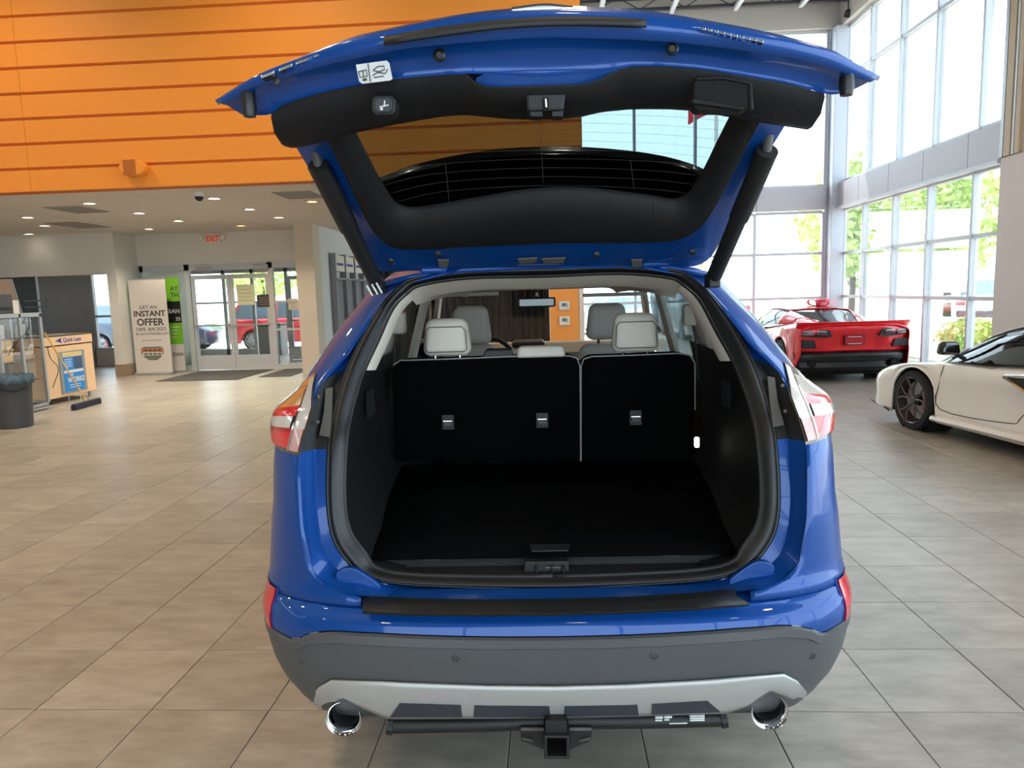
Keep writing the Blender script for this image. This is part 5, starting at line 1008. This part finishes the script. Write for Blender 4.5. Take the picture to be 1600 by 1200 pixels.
# tall display rack along the corridor wall
dr = empty('display_rack', (-5.2, 17.0, 0)); tag(dr, 'tall grey display rack with white header signs on the corridor wall', 'rack')
M_rk = mat('rack_grey', (140, 140, 144), .5, .3, noise=.08, scale=20)
for y in (0, .85, 1.7, 2.55, 3.4): MB().box((0, y, 0), (.14, y + .06, 2.72)).build('upright', M_rk, dr)
for k in range(4):
    y = .06 + .85 * k; MB().box((.02, y, .1), (.05, y + .79, 2.1)).build('panel', mat('rack_panel', (118, 118, 124), .6, noise=.08, scale=15), dr); hs = MB().box((.05, y + .04, 2.3), (.12, y + .75, 2.68)).build('header_sign', M_white, dr); MB().box((.121, y + .12, 2.44), (.124, y + .66, 2.50)).build('sign_print', M_bluet, hs); MB().box((.02, y, 2.1), (.16, y + .79, 2.14)).build('shelf', M_rk, dr)
# ================================================================== OUTSIDE
M_pave = mat('pale_concrete', (206, 202, 194), .9, noise=.08, scale=1.5)
struct(MB().box((-60, 19.62, -.25), (-10, 80, -.06)).build('pavement_entrance', M_pave), 'pale concrete lot outside the entrance'); struct(MB().box((-10, 19.62, -.25), (80, 80, -.06)).build('pavement_far', M_pave), 'pale concrete lot outside the far glass wall'); struct(MB().box((8.0, -20, -.25), (80, 19.62, -.06)).build('pavement_right', M_pave), 'pale concrete lot outside the right glass wall')
KINDS = dict(sedan=dict(L=4.7, w=.90, belt=.95, top=1.45, hood=.92, trunk=1.0, cab=(.5, 1.2, 2.9, 3.7)), suvcar=dict(L=4.7, w=.93, belt=1.08, top=1.72, hood=1.02, trunk=1.10, cab=(.12, .5, 2.9, 3.6)), pickup=dict(L=5.7, w=1.0, belt=1.28, top=1.92, hood=1.22, trunk=1.28, cab=(2.0, 2.25, 3.7, 4.3)))
def parked(kind, label, loc, rz, rgb, pname):
    K = KINDS[kind]; pm = mat(pname, rgb, .3, .2, .8, noise=.05, scale=300); t = empty('pickup_truck' if kind == 'pickup' else 'parked_car', loc, rz); tag(t, label, 'truck' if kind == 'pickup' else 'car')
    L, w0 = K['L'], K['w']; wc_ = (.19 * L, .80 * L); R = .34 if kind != 'pickup' else .4; rows = []
    for i in range(81):
        y = L * i / 80; e = min(1, .75 + 1.6 * min(y, L - y)); zb = .25
        for c in wc_:
            if abs(y - c) < R + .06: zb = max(zb, R + math.sqrt((R + .06)**2 - (y - c)**2))
        zt_ = smooth_tab([(0, K['trunk'] * .92), (.15, K['trunk']), (K['cab'][1], K['belt']), (K['cab'][2], K['belt']), (K['cab'][3], K['hood']), (L - .4, K['hood'] * .9), (L, K['hood'] * .68)], y)
        h = [Vector((w0 * e * f, y, zb + (zt_ - zb) * k)) for k, f in ((0, .96), (.2, 1), (.6, 1), (.9, .97), (1, .9))] + [Vector((w0 * .45, y, zt_ + .03)), Vector((0, y, zt_ + .04))]
        rows.append([Vector((-p.x, p.y, p.z)) for p in h] + h[-2::-1])
    m = MB().grid(rows); n = len(rows[0]); m.f.append(tuple(range(n))); k0 = (len(rows) - 1) * n; m.f.append(tuple(range(k0, k0 + n))); m.build('body', pm, t, smooth=True)
    c0, c1, c2, c3 = K['cab']; wt_ = w0 * .72; zt_ = K['top']; zb = K['belt']
    lo_ = [(-w0*.88, c0, zb), (w0*.88, c0, zb), (w0*.88, c3, zb), (-w0*.88, c3, zb)]; hi_ = [(-wt_, c1, zt_ - .04), (wt_, c1, zt_ - .04), (wt_, c2, zt_ - .04), (-wt_, c2, zt_ - .04)]
    MB().add(lo_ + hi_, [(0,1,5,4),(1,2,6,5),(2,3,7,6),(3,0,4,7),(4,5,6,7)]).build('window_glass', mat('parked_car_glass', (96, 116, 132), .08, .2, 1, noise=.2, scale=2), t)
    rf = MB().add([(x * 1.01, y, z) for x, y, z in hi_] + [(x * .85, y + (.08 if y == c1 else -.08), z + .06) for x, y, z in hi_], [(0,1,5,4),(1,2,6,5),(2,3,7,6),(3,0,4,7),(4,5,6,7)]).build('roof', pm, t)
    for s in (-1, 1):
        for (ya, za), (yb, zb_) in (((c0, zb), (c1, zt_)), ((c3, zb), (c2, zt_)), (((c1 + c2) / 2, zb), ((c1 + c2) / 2, zt_))): MB().tube([(s * w0 * .885, ya, za), (s * wt_ * 1.01, yb, zb_ - .02)], .045, 6).build('pillar', pm, t)
        MB().box((s * w0 * .55, -.03, K['trunk'] * .68), (s * w0 * .9, .06, K['trunk'] * .88)).build('tail_lamp', M_red, t, bevel=.01)
        for c in wc_: wheel(t, s * (w0 - .13), c, R, s, M_alu, .22, kind != 'pickup')
    MB().box((-w0 * .85, -.06, .3), (w0 * .85, .05, .55)).build('bumper', M_clad, t, bevel=.03)
    return t
parked('suvcar', 'red car parked outside the right entrance door', (-11.3, 25.2, -.06), -1.45, (206, 40, 56), 'parked_red'); parked('suvcar', 'dark blue car parked outside the left entrance door', (-16.6, 25.0, -.06), -1.5, (52, 70, 96), 'parked_blue')
parked('pickup', 'white pickup truck parked beyond the far glass wall', (5.2, 22.6, -.06), .02, (226, 226, 226), 'parked_white')
cols = [((226,226,226),'parked_white','white'), ((70,92,132),'parked_navy','navy'), ((150,156,162),'parked_silver','silver'), ((176,60,62),'parked_maroon','maroon')]
for k, (x, y) in enumerate(((16, 28), (19, 25.2), (22, 22.3), (25.5, 19.4))): parked('sedan' if k % 2 else 'suvcar', ['white car farthest back in the lot beyond the right glass wall', 'navy sedan in the lot beyond the right glass wall', 'silver car in the lot beyond the right glass wall', 'maroon sedan nearest the frame edge in the lot at the right'][k], (x, y, -.06), -.9, cols[k][0], cols[k][1])
parked('sedan', 'silver sedan seen past the orange pier through the far glass', (1.0, 29, -.06), -1.3, (150,156,162), 'parked_silver')
def leaves(n, rad, m, name, par, size=.16, cen=(0,0,0), seed=1):
    r = random.Random(seed); mb = MB()
    for _ in range(n):
        while True:
            p = Vector((r.uniform(-1,1), r.uniform(-1,1), r.uniform(-1,1)))
            if .25 < p.length < 1: break
        p = Vector((p.x*rad[0], p.y*rad[1], p.z*rad[2])) * (1 + .15*math.sin(p.x*7)*math.cos(p.z*6)) + Vector(cen)
        a = Vector((r.uniform(-1,1), r.uniform(-1,1), r.uniform(-1,1))).normalized(); b = a.cross(Vector((r.uniform(-1,1), r.uniform(-1,1), r.uniform(-1,1)))).normalized(); s = size * r.uniform(.6, 1.3)
        mb.add([p - a*s, p + b*s*.5, p + a*s, p - b*s*.5], [(0,1,2,3)])
    return mb.build(name, m, par)
M_leaf = mat('spring_leaf', (186, 208, 120), .7, noise=.3, scale=1.2); M_leaf2 = mat('hedge_leaf', (160, 188, 104), .7, noise=.3, scale=2); M_bark = mat('bark', (96, 82, 68), .9, noise=.3, scale=12, bump=.5)
tproto = empty('tree'); tb_ = [leaves(2600, (2.2, 2.2, 2.6), M_leaf, 'crown', tproto, .2, (0, 0, 4.3), 3)]
MB().tube([(0,0,-.1),(.05,0,1.5),(0,.06,3),(.05,0,4.6)], [.16,.13,.1,.05], 8).build('trunk', M_bark, tproto, smooth=True)
for a in range(5): MB().tube([(0,0,2.2+.3*a), (1.1*math.cos(a*2.4), 1.1*math.sin(a*2.4), 3.6+.3*a)], [.06,.02], 6).build('branch', M_bark, tproto)
tpos = [(12.5, 31, 1.0, 'tree directly behind the white pickup truck'), (6.0, 37.5, 1.1, 'tree left of the white pickup truck'), (18.8, 35.5, 1.15, 'tree behind the corner column'), (25, 34.5, 1.1, 'tree behind the farthest bays of the right glass wall'), (31.5, 30, 1.2, 'tree in the middle of the right glass wall view'), (36, 24, 1.05, 'tree near the warm white wall through the right glass'), (-.2, 37, 1.0, 'tree seen past the orange pier through the far glass'), (-14.5, 36, 1.0, 'tree beyond the entrance doors behind the green banner')]
for k, (x, y, s_, l) in enumerate(tpos):
    t = tproto if k == 0 else copy_tree(tproto); t.location = (x, y, -.06); t.scale = (s_, s_, s_); t.rotation_euler.z = k * 1.3; tag(t, l, 'tree', 'trees around the lot')
hproto = empty('shrub'); leaves(700, (.7, .7, .45), M_leaf2, 'foliage', hproto, .09, (0, 0, .42), 5); MB().tube([(0,0,0),(0,0,.5)], .03, 6).build('stem', M_bark, hproto)
M_rsh = mat('russet_leaf', (186, 128, 96), .7, noise=.3, scale=2); M_ysh = mat('yellow_leaf', (206, 196, 88), .7, noise=.3, scale=2)
sp_ = [((8.9,14.8), M_leaf2, 'green shrub outside the right glass beside the red car tail'), ((9.6,12.9), M_ysh, 'yellow shrub outside the right glass wall'), ((11.3,13.9), M_rsh, 'russet shrub outside the right glass, left of the chair'), ((13.0,13.3), M_rsh, 'russet shrub outside the right glass, behind the chair'), ((9.4,16.7), M_leaf2, 'green shrub outside the right glass nearest the corner column')]
for k, ((x, y), m_, l) in enumerate(sp_):
    t = hproto if k == 0 else copy_tree(hproto); t.location = (x, y, -.06); t.rotation_euler.z = k; tag(t, l, 'shrub', 'shrubs outside the right glass wall')
    if m_ is not M_leaf2:
        f_ = [c for c in t.children if c.name.startswith('foliage')][0]; f_.data = f_.data.copy(); f_.data.materials[0] = m_
ch_ = empty('garden_chair', (8.75, 11.1, -.06), -.6); tag(ch_, 'red outdoor chair with a dark back outside the right glass wall', 'chair')
M_chr = mat('faded_red_slat', (176, 86, 82), .6, noise=.1, scale=20)
for k in range(4): MB().prism([(-.27 + .14*k, .22, .38), (-.15 + .14*k, .22, .38), (-.15 + .14*k, .5, 1.15), (-.27 + .14*k, .5, 1.15)], (0, .02, 0)).build('back_slat', M_greyw, ch_)
for k in range(4): MB().box((-.28, -.3 + .14*k, .36), (.28, -.18 + .14*k, .38)).build('seat_slat', M_chr, ch_)
for s in (-1, 1):
    MB().box((s*.30, -.36, .58), (s*.42, .3, .60)).build('armrest', M_chr, ch_)
    for y in (-.32, .22): MB().box((s*.30, y, 0), (s*.36, y + .08, .59)).build('leg', M_chr, ch_)
ob = empty('outdoor_bin', (-8.5, 21.6, -.06)); tag(ob, 'dark square outdoor bin outside the left entrance door', 'bin'); MB().box((-.35, -.3, 0), (.35, .3, .95)).build('bin_body', M_slate, ob, bevel=.02); MB().box((-.37, -.32, .95), (.37, .32, 1.02)).build('lid', M_black, ob, bevel=.02)
fp = empty('flagpole', (7.05, 32.5, -.06)); tag(fp, 'white flagpole with a red flag beyond the far glass wall', 'flagpole'); fx = aty(1119, 230, 32.5).x; fp.location.x = fx
MB().tube([(0,0,0),(0,0,12)], [.12,.07], 10).build('pole', M_white, fp, smooth=True); MB().grid([[(-.1 - .12*i, .1*math.sin(i*.8), 11.6 - .3*j - .06*i) for i in range(10)] for j in range(9)]).build('flag', mat('red_flag', (198, 40, 52), .8, noise=.1, scale=3), fp, smooth=True, thick=.01)
